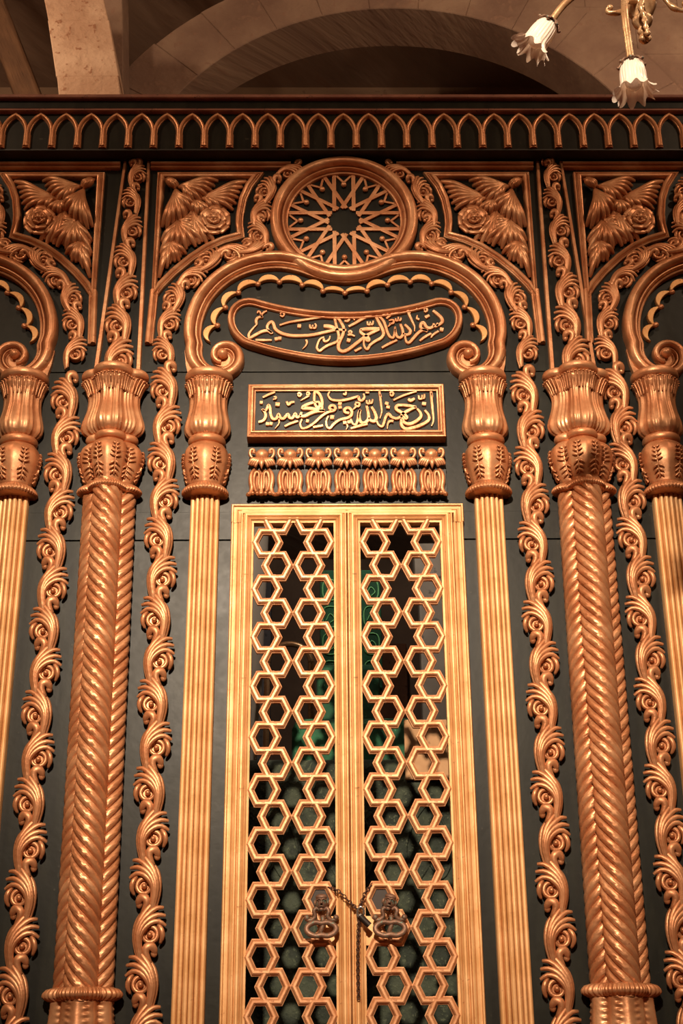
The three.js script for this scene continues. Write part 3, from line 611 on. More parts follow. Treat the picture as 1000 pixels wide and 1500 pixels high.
// ---------------------------------------------------------------- inscriptions
const BASMALA = [[8.9,8.9,-330,4550,-344,4542,-354,4525,-348,4517],
[7.4,7.4,-370,4538,-367,4548,-360,4545,-354,4525],
[11.8,11.8,-346,4520,-361,4520,-372,4512,-375,4497,-372,4485],
[7.4,16.2,-371,4485,-391,4460,-404,4437,-402,4419,-379,4432,-351,4449,-325,4454,-308,4442],
[11.8,14.8,-305,4440,-323,4457,-328,4470,-323,4487,-309,4497,-301,4485,-294,4463,-274,4445,-239,4432,-202,4429,-145,4432,-102,4442,-59,4453,-36,4458,4,4455],
[10.6,8.9,-276,4480,-240,4493,-203,4501,-160,4508,-116,4516,-88,4519],
[16.2,16.2,-296,4413,-283,4415],
[16.2,16.2,-282,4417,-268,4417],
[17.7,17.7,-201,4477,-186,4476],
[10.6,8.9,-376,4409,-345,4408,-308,4408],
[7.7,7.7,-275,4535,-266,4543,-257,4533,-265,4522,-274,4529],
[11.8,3,-165,4409,-161,4397,-166,4381,-179,4365],
[8.3,8.3,-149,4483,-147,4467,-139,4466,-137,4481],
[8.3,8.3,-137,4473,-134,4465,-126,4467,-123,4480,-128,4487],
[17.7,17.7,-91,4476,-73,4475,-53,4469,-36,4456],
[13.3,8.9,-45,4516,-40,4489,-33,4456,-28,4427,-32,4404,-51,4392,-74,4382,-94,4368,-109,4356,-119,4368,-117,4387,-105,4414,-89,4422],
[5.9,11.8,-64,4427,-67,4414,-77,4403,-88,4402,-91,4415],
[13.3,14.8,-45,4516,-30,4511,-16,4489,-7,4466,-9,4440,-22,4407,-30,4381,-26,4361,-10,4354,11,4363,40,4387,69,4413,81,4423,98,4436,121,4448,143,4460],
[10.3,10.3,-3,4500,10,4500,19,4509],
[10.3,5.9,32,4518,40,4504],
[12.4,12.4,14,4473,41,4489,70,4509,99,4524,111,4528],
[7.7,7.7,12,4446,20,4452,27,4445,20,4438,13,4443],
[8.9,8.9,9,4431,24,4433,39,4426],
[17.7,17.7,6,4408,21,4405],
[11.2,11.2,38,4354,66,4371],
[8.3,8.3,93,4497,95,4483,103,4482,105,4496],
[8.3,8.3,105,4486,113,4482,118,4500],
[16.2,16.2,63,4458,98,4462,143,4462],
[13.3,13.3,65,4459,64,4446,78,4433,92,4423,98,4408,92,4404,83,4418],
[8.9,14.8,79,4413,76,4394,81,4371,90,4363,103,4384,126,4403,149,4418,160,4436,156,4459,142,4492,128,4524],
[11.8,10.3,128,4524,145,4519,160,4502,169,4476,176,4446,187,4423,199,4418,206,4439,209,4469],
[10.3,13.3,209,4471,211,4443,218,4423,229,4419,241,4433,240,4456,232,4484],
[12.4,12.4,250,4482,262,4469,273,4452,267,4436,251,4433,241,4439],
[8.9,14.8,251,4433,251,4413,257,4396,266,4395,284,4416,310,4446,328,4456,345,4449],
[10.3,10.3,157,4527,169,4537,181,4532],
[10.6,10.6,173,4511,201,4536,241,4552],
[8.9,8.9,183,4502,202,4504,202,4489,185,4487],
[8.9,4.4,192,4486,179,4471],
[7.7,7.7,212,4512,214,4500,222,4502,224,4519],
[7.7,7.7,223,4506,232,4502,235,4515],
[11.2,11.2,151,4370,183,4390,216,4406],
[13.3,4.4,264,4552,272,4525,283,4495,291,4472,290,4449],
[8.9,3,267,4545,276,4537],
[13,13,345,4452,328,4457,317,4467,320,4487,329,4492,340,4472,354,4465,369,4474,373,4487],
[12.4,12.4,369,4474,383,4475,390,4489],
[12.4,14.8,382,4475,398,4484,409,4498,405,4515,388,4535,371,4550],
[10.6,10.6,310,4403,335,4424,360,4439],
[5.9,11.8,358,4418,367,4432,391,4450],
[17.7,17.7,397,4460,412,4457],
[5.9,11.8,304,4527,302,4512,312,4507],
[8.3,8.3,332,4555,340,4564,347,4554,340,4544,333,4550],
[14.8,11.8,337,4517,355,4527],
[8.9,4.4,308,4572,300,4556]];
const VERSE = [[10,10,-340,4122,-318,4135,-291,4147],
[7.7,7.7,-298,4113,-288,4116,-287,4125,-295,4124],
[14.8,14.8,-352,4100,-340,4099],
[17.7,17.7,-288,4092,-271,4090],
[11.2,11.2,-243,4103,-235,4089,-225,4099,-211,4101],
[8.3,8.3,-199,4136,-192,4143,-184,4136,-191,4127,-198,4133],
[7.7,7.7,-162,4141,-156,4146,-150,4139,-157,4131,-162,4139],
[8.9,4.4,-151,4130,-168,4119,-186,4107],
[10.3,13.3,-342,4069,-331,4054,-327,4038,-336,4018,-356,4010],
[12.4,12.4,-341,4067,-328,4062,-316,4088,-310,4074,-306,4040,-297,4024,-284,4026,-275,4046,-267,4029,-255,4026,-237,4046,-230,4029,-219,4028,-207,4049,-200,4031,-189,4037,-182,4054],
[14.8,14.8,-189,4037,-169,4037,-144,4051,-118,4059,-88,4061],
[14.8,14.8,-326,4003,-313,4002],
[14.8,14.8,-311,4004,-299,4002],
[8.9,3,-273,4021,-273,4004,-288,3981],
[10.6,10.6,-250,3990,-225,4004,-196,4014],
[14.8,14.8,-88,4062,-118,4066,-150,4072,-178,4074,-163,4088,-130,4100],
[12.4,12.4,-130,4099,-130,4124,-127,4147,-115,4144,-103,4124,-98,4102,-99,4069],
[11.8,11.8,-128,4096,-123,4081,-112,4076,-107,4089,-113,4101,-125,4100],
[8.9,13.6,-180,4023,-187,4001,-180,3982,-162,3984,-130,4006,-100,4037,-75,4054,-50,4062,-44,4073,-53,4085,-66,4081,-68,4071,-56,4063],
[14.8,14.8,-163,4016,-152,4013],
[10.6,10.6,-135,3986,-95,3994],
[8.9,14.8,-73,4037,-82,4012,-78,3987,-68,3981,-51,4001,-26,4020,4,4028,19,4039,21,4062,7,4075,-8,4065,-5,4054,12,4050],
[17.7,17.7,-65,4032,-50,4031],
[14.8,14.8,-33,4094,-19,4092],
[14.8,14.8,-32,4076,-19,4077],
[7.4,13.6,-67,4148,-74,4133,-62,4113,-30,4107,8,4113,51,4127],
[13.6,8.9,51,4127,53,4111,63,4107,74,4121,71,4138],
[8.9,8.9,-13,4139,-3,4135,0,4147],
[14.8,14.8,-14,4007,0,4008],
[14.8,14.8,4,4009,17,4011],
[8.9,3,2,3999,4,3989,-1,3975],
[8.9,8.9,37,4098,54,4094,49,4080,37,4086,39,4096],
[8.9,4.7,40,4080,27,4065],
[8.9,8.9,79,4143,94,4143],
[8.3,8.3,83,4108,85,4094,93,4093,95,4110],
[8.3,8.3,95,4096,103,4095,108,4112],
[8.9,11.8,17,4023,27,4000,37,3998,46,4023,50,4051,57,4066],
[13.6,13.6,57,4065,52,4039,57,4011,69,4004,84,4014,90,4028,88,4053,83,4083],
[13.6,13.6,90,4028,97,4017,112,4013,121,4025,117,4048,103,4078],
[8.9,14.2,121,4017,131,3995,144,3989,152,4006,160,4033,171,4046,184,4031,204,4025,226,4036],
[11.2,11.2,17,3980,49,3991,85,4000],
[11.8,4.7,136,4149,139,4118,142,4084,144,4056,136,4025],
[10.3,3,138,4135,145,4122],
[8.9,8.9,178,4139,186,4147,193,4138,186,4128,179,4135],
[14.8,14.8,158,4095,172,4092],
[14.8,14.8,163,4078,177,4076],
[8.9,8.9,192,4108,212,4119,232,4129,255,4138,288,4148],
[14.8,4.4,190,4012,177,4013,168,4003,165,3978],
[13.6,13.6,284,4077,247,4084,206,4083,203,4068,222,4053,239,4039,245,4029,241,4024,230,4039],
[13.6,13.6,284,4077,257,4064,231,4047,224,4036,225,4028],
[11.8,14.8,288,4069,301,4050,302,4033,280,4011,253,4000,233,4008,228,4028],
[11.8,14.8,319,4062,334,4039,334,4019,305,3997,265,3982,237,3979,223,3994,223,4022],
[13,5.3,347,4148,348,4117,351,4061,352,4013,344,3990],
[10.3,3,349,4140,354,4122],
[15.9,15.9,309,4093,325,4091],
[8.3,8.3,296,4130,298,4114,308,4115,310,4132],
[8.3,8.3,309,4118,317,4117,320,4136],
[14.8,13,253,4114,263,4107,279,4116]];

function strokeGeometry(row, z0, h) {
  const [w0, w1, ...c] = row, P = []; for (let i = 0; i < c.length; i += 2) P.push([c[i] / 1000, c[i + 1] / 1000]);
  const n = Math.max(2, P.length * 4 - 4), pts = P.length > 2 ? smooth(P, n) : [V3(...P[0], 0), V3(...P[1], 0)];
  const m = pts.length, pos = [], idx = [];
  for (let i = 0; i < m; i++) {
    const a = pts[Math.max(0, i - 1)], b = pts[Math.min(m - 1, i + 1)], l = Math.hypot(b.x - a.x, b.y - a.y) || 1, nx = -(b.y - a.y) / l, ny = (b.x - a.x) / l;
    const t = i / (m - 1), w = (w0 + (w1 - w0) * t) / 1760 * (m > 2 ? 0.82 + 0.25 * Math.sin(Math.PI * t) : 1);
    for (const [k, z] of [[1, z0], [1, z0 + h * 0.7], [0.72, z0 + h], [-0.72, z0 + h], [-1, z0 + h * 0.7], [-1, z0]]) pos.push(pts[i].x + nx * w * k, pts[i].y + ny * w * k, z);
  }
  for (let i = 0; i < m - 1; i++) for (let j = 0; j < 5; j++) { const A = i * 6 + j, B = A + 6; idx.push(A, A + 1, B + 1, A, B + 1, B); }
  for (const e of [0, m - 1]) for (let j = 1; j < 5; j++) e ? idx.push(e * 6, e * 6 + j, e * 6 + j + 1) : idx.push(0, j + 1, j);
  const g = build(pos, idx, 0.5);
  return planarUV(g);
}
{
  const t = thing('curved_inscription', 'curved gilded cartouche with raised Arabic script below the arch', 'inscription', [0, 4.3, 0]);
  const out = [], N = 40;
  const cy = x => 4.4205 + 0.068 * (x / 0.38) * (x / 0.38), hw = x => 0.1045 - 0.004 * Math.abs(x) / 0.38;
  const X = 0.385;
  for (let i = 0; i <= N; i++) { const x = -X + 2 * X * i / N; out.push([x, cy(x) + hw(x) - 4.3]); }
  for (let i = 1; i < 14; i++) { const a = Math.PI / 2 - Math.PI * i / 14, k = 0.36; out.push([X + Math.cos(a) * 0.095 + 0, cy(X) + Math.sin(a) * hw(X) + Math.cos(a) * 0.022 - 4.3]); }
  for (let i = N; i >= 0; i--) { const x = -X + 2 * X * i / N; out.push([x, cy(x) - hw(x) - 4.3]); }
  for (let i = 1; i < 14; i++) { const a = -Math.PI / 2 - Math.PI * i / 14; out.push([-X + Math.cos(a) * 0.095, cy(X) + Math.sin(a) * hw(X) - Math.cos(a) * 0.022 - 4.3]); }
  const pr = [[-0.0155, 0], [-0.0155, 0.034]]; roll(pr, -0.015, 0.003, 0.036, 0.015, 6); pr.push([0.005, 0.026]); roll(pr, 0.0065, 0.0155, 0.028, 0.010, 5); pr.push([0.0155, 0]);
  mesh('frame', sweep(out, pr.map(([a, z]) => [-a, z]).reverse(), { closed: true, crease: 0.5 }), M.gold, t);
  const s = new THREE.Shape(out.map(p => new THREE.Vector2(...p)));
  mesh('panel', planarUV(clean(new THREE.ExtrudeGeometry(s, { depth: 0.022, bevelEnabled: false }))), M.board, t);
  for (const r of BASMALA) { const o = mesh('letter_stroke', strokeGeometry(r, 0.0215, 0.0125), M.gold, t); o.position.y = -4.3; }
}
{
  const t = thing('rectangular_inscription', 'rectangular gilded frame with raised Arabic script above the door', 'inscription', [0, 3.94, 0]);
  const y0 = 3.957 - 3.94, y1 = 4.167 - 3.94, x = 0.385;
  const pr = [[-0.0155, -0.05], [-0.0155, 0.004]]; roll(pr, -0.015, -0.006, 0.006, 0.005, 4); pr.push([-0.004, 0.010]); roll(pr, -0.003, 0.010, 0.010, 0.010, 5); pr.push([0.011, 0.008], [0.0155, 0.006], [0.0155, -0.01]);
  mesh('frame', sweep([[-x, y1], [x, y1], [x + 0.001, y0], [-x - 0.001, y0]], pr.map(([a, z]) => [-a, z + 0.055]).reverse().map(([a, z]) => [a, z]), { closed: true, crease: 0.6 }), M.gold, t);
  mesh('panel', box(-x, x, y0, y1, 0.0, 0.05, 0.001), M.board, t);
  mesh('backing_block', box(-x - 0.012, x + 0.012, y0 - 0.0125, y1 + 0.012, 0, 0.046, 0.001), M.boardSide, t);
  for (const r of VERSE) { const o = mesh('letter_stroke', strokeGeometry(r, 0.0495, 0.013), M.gold, t); o.position.y = -3.94; }
}

// ---------------------------------------------------------------- acanthus crest of seven palmettes over the door
{
  const t = thing('palmette_crest', 'row of seven gilded palmettes with balls and curls above the door', 'carving', [0, 3.69, 0]);
  const P = 0.1135, lobes = [], collar = [], curls = [], zb = 0.03;
  lobes.push(ball(0, 0.072, zb - 0.012, 0.047, 0.058, 0.026, 20, 14), box(-0.044, 0.044, 0.020, 0.118, 0, zb - 0.008, 0.006));
  for (const s of [-1, 1]) {
    lobes.push(tube(smooth([[s * 0.026, 0.124, zb], [s * 0.040, 0.100, zb + 0.009], [s * 0.0425, 0.066, zb + 0.010], [s * 0.038, 0.034, zb + 0.006], [s * 0.046, 0.012, zb + 0.010], [s * 0.0565, 0.006, zb + 0.016]], 16), q => 0.0065 + 0.0042 * Math.sin(Math.PI * q), 0.011, 8));
    lobes.push(tube(smooth([[s * 0.020, 0.016, zb + 0.018], [s * 0.029, 0.046, zb + 0.012], [s * 0.0295, 0.080, zb + 0.018], [s * 0.022, 0.102, zb + 0.020], [s * 0.0125, 0.098, zb + 0.020], [s * 0.0100, 0.080, zb + 0.019], [s * 0.0105, 0.052, zb + 0.018], [s * 0.007, 0.026, zb + 0.016]], 26), q => 0.0052 + 0.0025 * Math.sin(Math.PI * Math.min(1, q * 1.6)), 0.008, 7));
    lobes.push(ball(s * 0.0165, 0.012, zb + 0.012, 0.0085, 0.0085, 0.011, 10, 8), ball(s * 0.034, 0.014, zb + 0.010, 0.009, 0.008, 0.010, 10, 8));
  }
  lobes.push(tube(smooth([[0, 0.094, zb + 0.014], [0, 0.060, zb + 0.018], [0, 0.026, zb + 0.018], [0, 0.002, zb + 0.022]], 10), q => 0.0050 + 0.005 * q, 0.009, 8));
  for (const s of [-1, 1]) for (let k = 0; k < 4; k++) {
    const c = smooth([[s * 0.006, 0.158, zb + 0.018], [s * (0.014 + 0.008 * k), 0.150 + 0.001 * k, zb + 0.026], [s * (0.026 + 0.0088 * k), 0.128 + 0.0015 * k - 0.004 * (k === 0), zb + 0.020]], 9);
    collar.push(tube(c, q => 0.0100 * Math.sin(Math.PI * (0.25 + 0.6 * q)), 0.009, 7));
  }
  collar.push(tube(smooth([[0, 0.160, zb + 0.02], [0, 0.140, zb + 0.034], [0, 0.112, zb + 0.028]], 9), q => 0.0125 * Math.sin(Math.PI * (0.2 + 0.78 * q)), 0.009, 8));
  for (const s of [-1, 1]) curls.push(merge([tube(smooth([[s * 0.022, 0.158, zb + 0.006], [s * 0.038, 0.166, zb + 0.010], [s * 0.048, 0.184, zb + 0.012], [s * 0.044, 0.203, zb + 0.012], [s * 0.034, 0.204, zb + 0.012], [s * 0.031, 0.192, zb + 0.012]], 16), 0.0072, 0.011, 8), ball(s * 0.0325, 0.1915, zb + 0.014, 0.008)]));
  const gB = merge(lobes), gC = merge(collar), gO = merge([ball(0, 0.182, zb + 0.006, 0.0275, 0.0265, 0.0265, 20, 14)]);
  for (let k = -3; k <= 3; k++) {
    const o = mesh('palmette', gB, M.gold, t); o.position.set(k * P, 0, 0);
    mesh('leaf_collar', gC, M.gold, o); mesh('ball', gO, M.gold, o);
    for (const c of curls) mesh('curl', c, M.gold, o);
  }
  const s = new THREE.Shape(); s.moveTo(-0.398, 0.15); 
  for (let i = 0; i <= 56; i++) { const x = -0.398 + 0.796 * i / 56; s.lineTo(x, 0.004 + 0.007 * Math.abs(Math.sin(i * Math.PI / 4))); }
  s.lineTo(0.398, 0.15); s.closePath();
  mesh('backing', planarUV(clean(new THREE.ExtrudeGeometry(s, { depth: 0.028, bevelEnabled: false }))), M.boardSide, t);
}

// ---------------------------------------------------------------- lattice doors
const DOOR_TOP = 3.664, DOOR_BOT = 0.25;
{
  const t = structGroup('trim_1', 'gilded moulded frame around the lattice doors');
  const pr = [[-0.021, -0.03], [-0.021, 0.018]]; roll(pr, -0.0205, -0.009, 0.020, 0.010, 5); pr.push([-0.007, 0.020], [0.004, 0.022]); roll(pr, 0.006, 0.0205, 0.018, 0.008, 4); pr.push([0.021, -0.03]);
  const x = 0.438;
  mesh('head_moulding', sweep([[-x - 0.001, 3.585], [-x - 0.001, DOOR_TOP - 0.021], [x + 0.003, DOOR_TOP - 0.021], [x + 0.003, 3.585]], pr.map(([a, z]) => [-a, z + 0.002]).reverse(), { crease: 0.6 }), M.paleGold, t);
  mesh('jamb_moulding', sweep([[-x + 0.003, DOOR_BOT], [-x, 3.584]], pr.map(([a, z]) => [-a, z]).reverse(), { crease: 0.6 }), M.paleGold, t);
  mesh('jamb_moulding', sweep([[x, 3.584], [x - 0.003, DOOR_BOT]], pr.map(([a, z]) => [-a, z]).reverse(), { crease: 0.6 }), M.paleGold, t);
  mesh('threshold', box(-0.47, 0.47, 0, DOOR_BOT, -0.1, 0.06, 0.01), M.stone, t);
}
const hexG = (() => {
  const H = [[0.049, 0], [0.025, -0.049], [-0.025, -0.049], [-0.049, 0], [-0.025, 0.049], [0.025, 0.049]];
  const pr = [[-0.0138, -0.010], [-0.0138, 0.004], [-0.0105, 0.0055], [-0.0085, 0.0115], [-0.0035, 0.0165], [0.0035, 0.0165], [0.0085, 0.0115], [0.0105, 0.0055], [0.0138, 0.004], [0.0138, -0.010]];
  return planarUV(sweep(H, pr, { closed: true, crease: 0.35 }));
})();
const doors = [];
for (const [i, cx, x0, x1] of [[1, -0.2135, -0.421, -0.003], [2, 0.209, -0.001, 0.417]]) {
  const t = structGroup('door_' + i, 'gilded hexagon lattice door leaf ' + side(cx)); t.position.set(cx, 0, 0); doors.push(t);
  const pr = [[-0.0255, -0.03], [-0.0255, 0.016]]; roll(pr, -0.025, -0.015, 0.018, 0.009, 5); pr.push([-0.013, 0.020]); roll(pr, -0.012, 0.004, 0.020, 0.008, 5); pr.push([0.006, 0.019]); roll(pr, 0.007, 0.0165, 0.014, 0.008, 4); pr.push([0.0175, 0.012], [0.0255, 0.010], [0.0255, -0.03]);
  const a = x0 - cx + 0.0255, b = x1 - cx - 0.0255, y1 = 3.6405 - 0.0255, y0 = DOOR_BOT + 0.03;
  mesh('leaf_frame', sweep([[a, y1], [b, y1], [b, y0], [a, y0]], pr.map(([n, z]) => [-n, z]).reverse(), { closed: true, crease: 0.6 }), M.paleGold, t);
  for (let k = 0; k < 33; k++) {
    const y = 3.6025 - k * 0.0974, dx = k % 2 ? 0.103 : 0.0615; if (y < 0.35) break;
    for (const s of [-1, 1]) { const o = mesh('lattice_hexagon', hexG, M.latticeGold, t); o.position.set(s * dx, y, 0.001 + (s > 0 ? 0.0006 : 0) + (k % 2 ? 0.0012 : 0)); }
  }
}
for (const [d, x0, x1] of [[doors[0], 0.098, 0.165], [doors[1], -0.165, -0.105]]) mesh('handle_plate', box(x0, x1, 1.985, 2.085, -0.012, -0.002, 0.001), M.paleGold, d);
// bronze mask handles with looped pulls
function doorHandle(x, y, tilt, px0) {
  const t = thing('door_handle', tilt ? 'bronze door handle with a tilted mask and double loop pull' : 'bronze door handle with an upright mask and double loop pull', 'handle', [x, y, 0.018], 'handles on the lattice doors');
  mesh('back_plate', merge([new THREE.CylinderGeometry(0.041, 0.041, 0.010, 24).rotateX(Math.PI / 2).translate(px0 - x, 2.1415 - y, -0.022)]), M.blackIron, t);
  const head = new THREE.Group(); head.name = 'mask'; head.position.set(0, 0.055, 0.016); head.rotation.z = tilt; head.scale.setScalar(1.15); t.add(head);
  mesh('face', [ball(0, 0, 0, 0.019, 0.024, 0.016, 18, 14), ball(0, 0.016, 0.004, 0.018, 0.010, 0.012), ball(0, -0.020, 0.006, 0.008, 0.007, 0.008), ball(-0.019, 0, -0.004, 0.005, 0.009, 0.006), ball(0.019, 0, -0.004, 0.005, 0.009, 0.006)], M.bronze, head);
  mesh('nose', [tube([V3(0, 0.008, 0.014), V3(0, 0, 0.019), V3(0, -0.005, 0.020)], q => 0.003 + 0.002 * q, 0.004, 8, V3(1, 0, 0))], M.bronze, head);
  mesh('brow', [tube(smooth([[-0.013, 0.006, 0.012], [-0.006, 0.010, 0.016], [0, 0.007, 0.017], [0.006, 0.010, 0.016], [0.013, 0.006, 0.012]], 12), 0.0028, 0.003, 7)], M.bronze, head);
  for (const s of [-1, 1]) mesh('eye', [ball(s * 0.0075, 0.003, 0.0135, 0.0036, 0.0026, 0.003, 8, 6)], M.bronze, head);
  mesh('mouth', [tube([V3(-0.006, -0.0125, 0.0145), V3(0, -0.0118, 0.017), V3(0.006, -0.0125, 0.0145)], 0.002, 0.002, 6)], M.bronze, head);
  for (const s of [-1, 1]) {
    mesh('scroll_shoulder', [tube(smooth([[s * 0.006, 0.030, 0.016], [s * 0.018, 0.036, 0.018], [s * 0.026, 0.026, 0.020], [s * 0.022, 0.008, 0.018], [s * 0.034, -0.004, 0.016], [s * 0.050, -0.002, 0.014], [s * 0.053, 0.008, 0.014]], 22), 0.0075, 0.0075, 8), ball(s * 0.051, 0.004, 0.015, 0.0105)], M.bronze, t);
  }
  const loop = [];
  for (let i = 0; i < 48; i++) { const a = i / 48 * Math.PI * 2, c = Math.cos(a), s = Math.sin(a); loop.push(V3(c * 0.052, -0.036 + s * 0.026 * (1 - 0.22 * Math.exp(-c * c * 14)), 0.030 - 0.006 * s)); }
  mesh('loop_pull', [tube(loop, 0.0094, 0.0094, 10, V3(0, 0, 1), true)], M.bronze, t);
  mesh('tongue', [tube(smooth([[0.004, 0.010, 0.014], [0.006, -0.020, 0.024], [-0.003, -0.045, 0.020], [0.0, -0.058, 0.014]], 10), 0.008, 0.006, 8)], M.bronze, t);
  return t;
}
doorHandle(-0.106, 2.072, 0, -0.1105); doorHandle(0.134, 2.072, -0.25, 0.106);

// chain, padlock
{
  const t = thing('chain', 'rusty iron chain wound through the lattice and hanging down the centre stiles', 'chain', [0.02, 1.80, 0.04]);
  const link = merge([new THREE.TorusGeometry(0.0075, 0.0024, 6, 12).scale(0.72, 1.05, 1)]);
  const run = (pts, n) => { const c = smooth(pts.map(p => [p[0] - 0.02, p[1] - 1.80, p[2] - 0.04]), n); for (let i = 0; i < n; i++) { const o = mesh('chain_link', link, M.iron, t); o.position.copy(c[i]); const d = c[i + 1].clone().sub(c[i]); o.rotation.set(0, 0, Math.atan2(d.y, d.x) + Math.PI / 2); o.rotateY(i % 2 ? 1.35 : 0.15); } };
  run([[-0.085, 2.185, 0.012], [-0.045, 2.165, 0.040], [-0.005, 2.125, 0.048], [0.022, 2.100, 0.050]], 12);
  run([[0.075, 2.190, 0.012], [0.050, 2.160, 0.034], [0.036, 2.125, 0.046], [0.028, 2.100, 0.050]], 10);
  run([[0.026, 2.085, 0.046], [0.022, 2.00, 0.040], [0.020, 1.90, 0.038], [0.021, 1.80, 0.038]], 27);
  const p = thing('padlock', 'small steel padlock with a dark body holding the door chain', 'padlock', [0.035, 2.055, 0.05]);
  mesh('shackle', [tube(smooth([[-0.014, 0.020, 0], [-0.014, 0.042, 0.004], [-0.004, 0.054, 0.006], [0.006, 0.046, 0.004], [0.008, 0.028, 0]], 14), 0.0042, 0.0042, 8)], M.steel, p);
  mesh('lock_body', [new THREE.CylinderGeometry(0.011, 0.011, 0.046, 14).rotateZ(0.8).translate(0.010, 0.008, 0)], M.blackIron, p);
  mesh('keyhole_cap', [new THREE.CylinderGeometry(0.0085, 0.0085, 0.004, 12).rotateZ(0.8).translate(-0.0075, 0.0262, 0)], M.steel, p);
}

// ---------------------------------------------------------------- chamber behind the doors
{
  const w = structGroup('wall_chamber', 'stone walls of the shrine chamber behind the doors');
  mesh('back_wall', box(-1.0, 1.0, 0, 4.6, -3.1, -3.0), M.oldStone, w);
  mesh('side_wall', box(-1.06, -1.0, 0, 4.6, -3.1, -0.08), M.oldStone, w);
  mesh('side_wall', box(1.0, 1.06, 0, 4.6, -3.1, -0.08), M.oldStone, w);
  mesh('chamber_roof', box(-1.06, 1.06, 4.6, 4.66, -3.1, -0.08), M.oldStone, w);
  const c = thing('cenotaph', 'cloth-draped cenotaph glimpsed through the door lattice', 'cenotaph', [0.06, 0, -1.2]);
  mesh('draped_body', [box(-0.85, 0.80, 0, 2.86, -0.55, 0.30, 0.05)], M.clothDark, c);
  mesh('green_cover', [box(-0.30, 0.30, 2.80, 3.06, -0.35, 0.24, 0.05), box(-0.19, 0.10, 3.0, 3.32, -0.3, 0.2, 0.04)], M.cloth, c);
  const bn = mesh('green_banner', [box(-0.175, 0.12, 3.25, 3.84, -0.06, 0.02, 0.008)], M.cloth, c);
  for (let r = 0; r < 4; r++) for (let q = 0; q < 3; q++) {
    const cx = -0.125 + q * 0.098, cy = 3.33 + r * 0.135, ring = [];
    for (let i = 0; i < 24; i++) { const a = i / 24 * Math.PI * 2, k = 1 / Math.pow(Math.pow(Math.abs(Math.cos(a)), 3) + Math.pow(Math.abs(Math.sin(a)), 3), 1 / 3); ring.push(V3(cx + 0.036 * k * Math.cos(a), cy + 0.052 * k * Math.sin(a), 0.021)); }
    mesh('embroidered_ring', [tube(ring, 0.0035, 0.003, 5, V3(0, 0, 1), true), tube(smooth([[cx - 0.02, cy - 0.02, 0.021], [cx, cy + 0.015, 0.021], [cx + 0.02, cy - 0.01, 0.021], [cx, cy - 0.03, 0.021]], 12), 0.003, 0.003, 5)], M.thread, bn);
  }
  const sw = [];
  for (let k = 0; k < 5; k++) { const x = -0.7 + k * 0.33; for (const s of [-1, 1]) sw.push(tube(smooth([[x, 2.66, 0.302], [x + s * 0.06, 2.58, 0.304], [x + s * 0.10, 2.45, 0.302], [x + s * 0.05, 2.34, 0.304], [x, 2.40, 0.302]], 16), 0.006, 0.004, 5)); }
  mesh('woven_scroll', sw, M.clothDark, c);
  single('marble_column', new THREE.LatheGeometry([[0, 0], [0.09, 0], [0.085, 0.1], [0.075, 0.2], [0.07, 3.2], [0.09, 3.3], [0.085, 3.36], [0.10, 3.9], [0.12, 4.55], [0, 4.55]].map(p => new THREE.Vector2(...p)), 24).translate(-0.50, 0, -1.75), M.marble, 'pale marble column seen through the lattice beside the green banner', 'column');
  single('marble_slab', merge([box(0.42, 0.58, 0, 4.2, -2.1, -2.0, 0.01), box(0.40, 0.60, 4.1, 4.3, -2.12, -1.98, 0.01)]), M.marble, 'upright pale marble slab seen through the other door leaf', 'slab');
  single('slate_panel', merge([box(-0.62, -0.40, 2.9, 4.3, -2.6, -2.55, 0.01)]), M.slate, 'grey slate wall panel behind the marble column', 'panel');
  single('beige_board', box(0.255, 0.47, 2.755, 3.02, -0.895, -0.875, 0.004), M.beige, 'plain beige board leaning against the draped cenotaph', 'board');
  single('wall_cloth', box(0.12, 0.40, 2.9, 4.0, -2.9, -2.85, 0.01), M.red, 'brown cloth hanging on the chamber wall', 'cloth');
  const a = []; for (let i = 0; i <= 14; i++) { const q = Math.PI * i / 14; a.push([-0.27 + 0.11 * Math.cos(q), 3.50 + 0.10 * Math.sin(q), -1.6]); }
  single('gilt_arch', [tube(smooth(a, 30), 0.016, 0.012, 8), tube([V3(-0.16, 3.5, -1.6), V3(-0.16, 2.9, -1.6)], 0.016, 0.012, 8), tube([V3(-0.38, 3.5, -1.6), V3(-0.38, 2.9, -1.6)], 0.016, 0.012, 8)], M.brass, 'small gilt arch frame inside the shrine chamber', 'arch');
  const lamp = thing('chamber_lamp', 'small lamp hanging from the shrine chamber roof', 'lamp', [0.05, 4.35, -0.7]);
  mesh('bulb', new THREE.SphereGeometry(0.05, 16, 12), new THREE.MeshStandardMaterial({ color: 0xffffff, emissive: 0xfff0d8, emissiveIntensity: 3 }), lamp);
  mesh('cord', new THREE.CylinderGeometry(0.004, 0.004, 0.21, 6).translate(0, 0.15, 0), M.fixture, lamp);
  const l = new THREE.PointLight(0xfff0dc, 1.2, 0, 2); l.position.set(0.05, 4.35, -0.7); l.castShadow = true; l.shadow.radius = 2.5; scene.add(l);
}

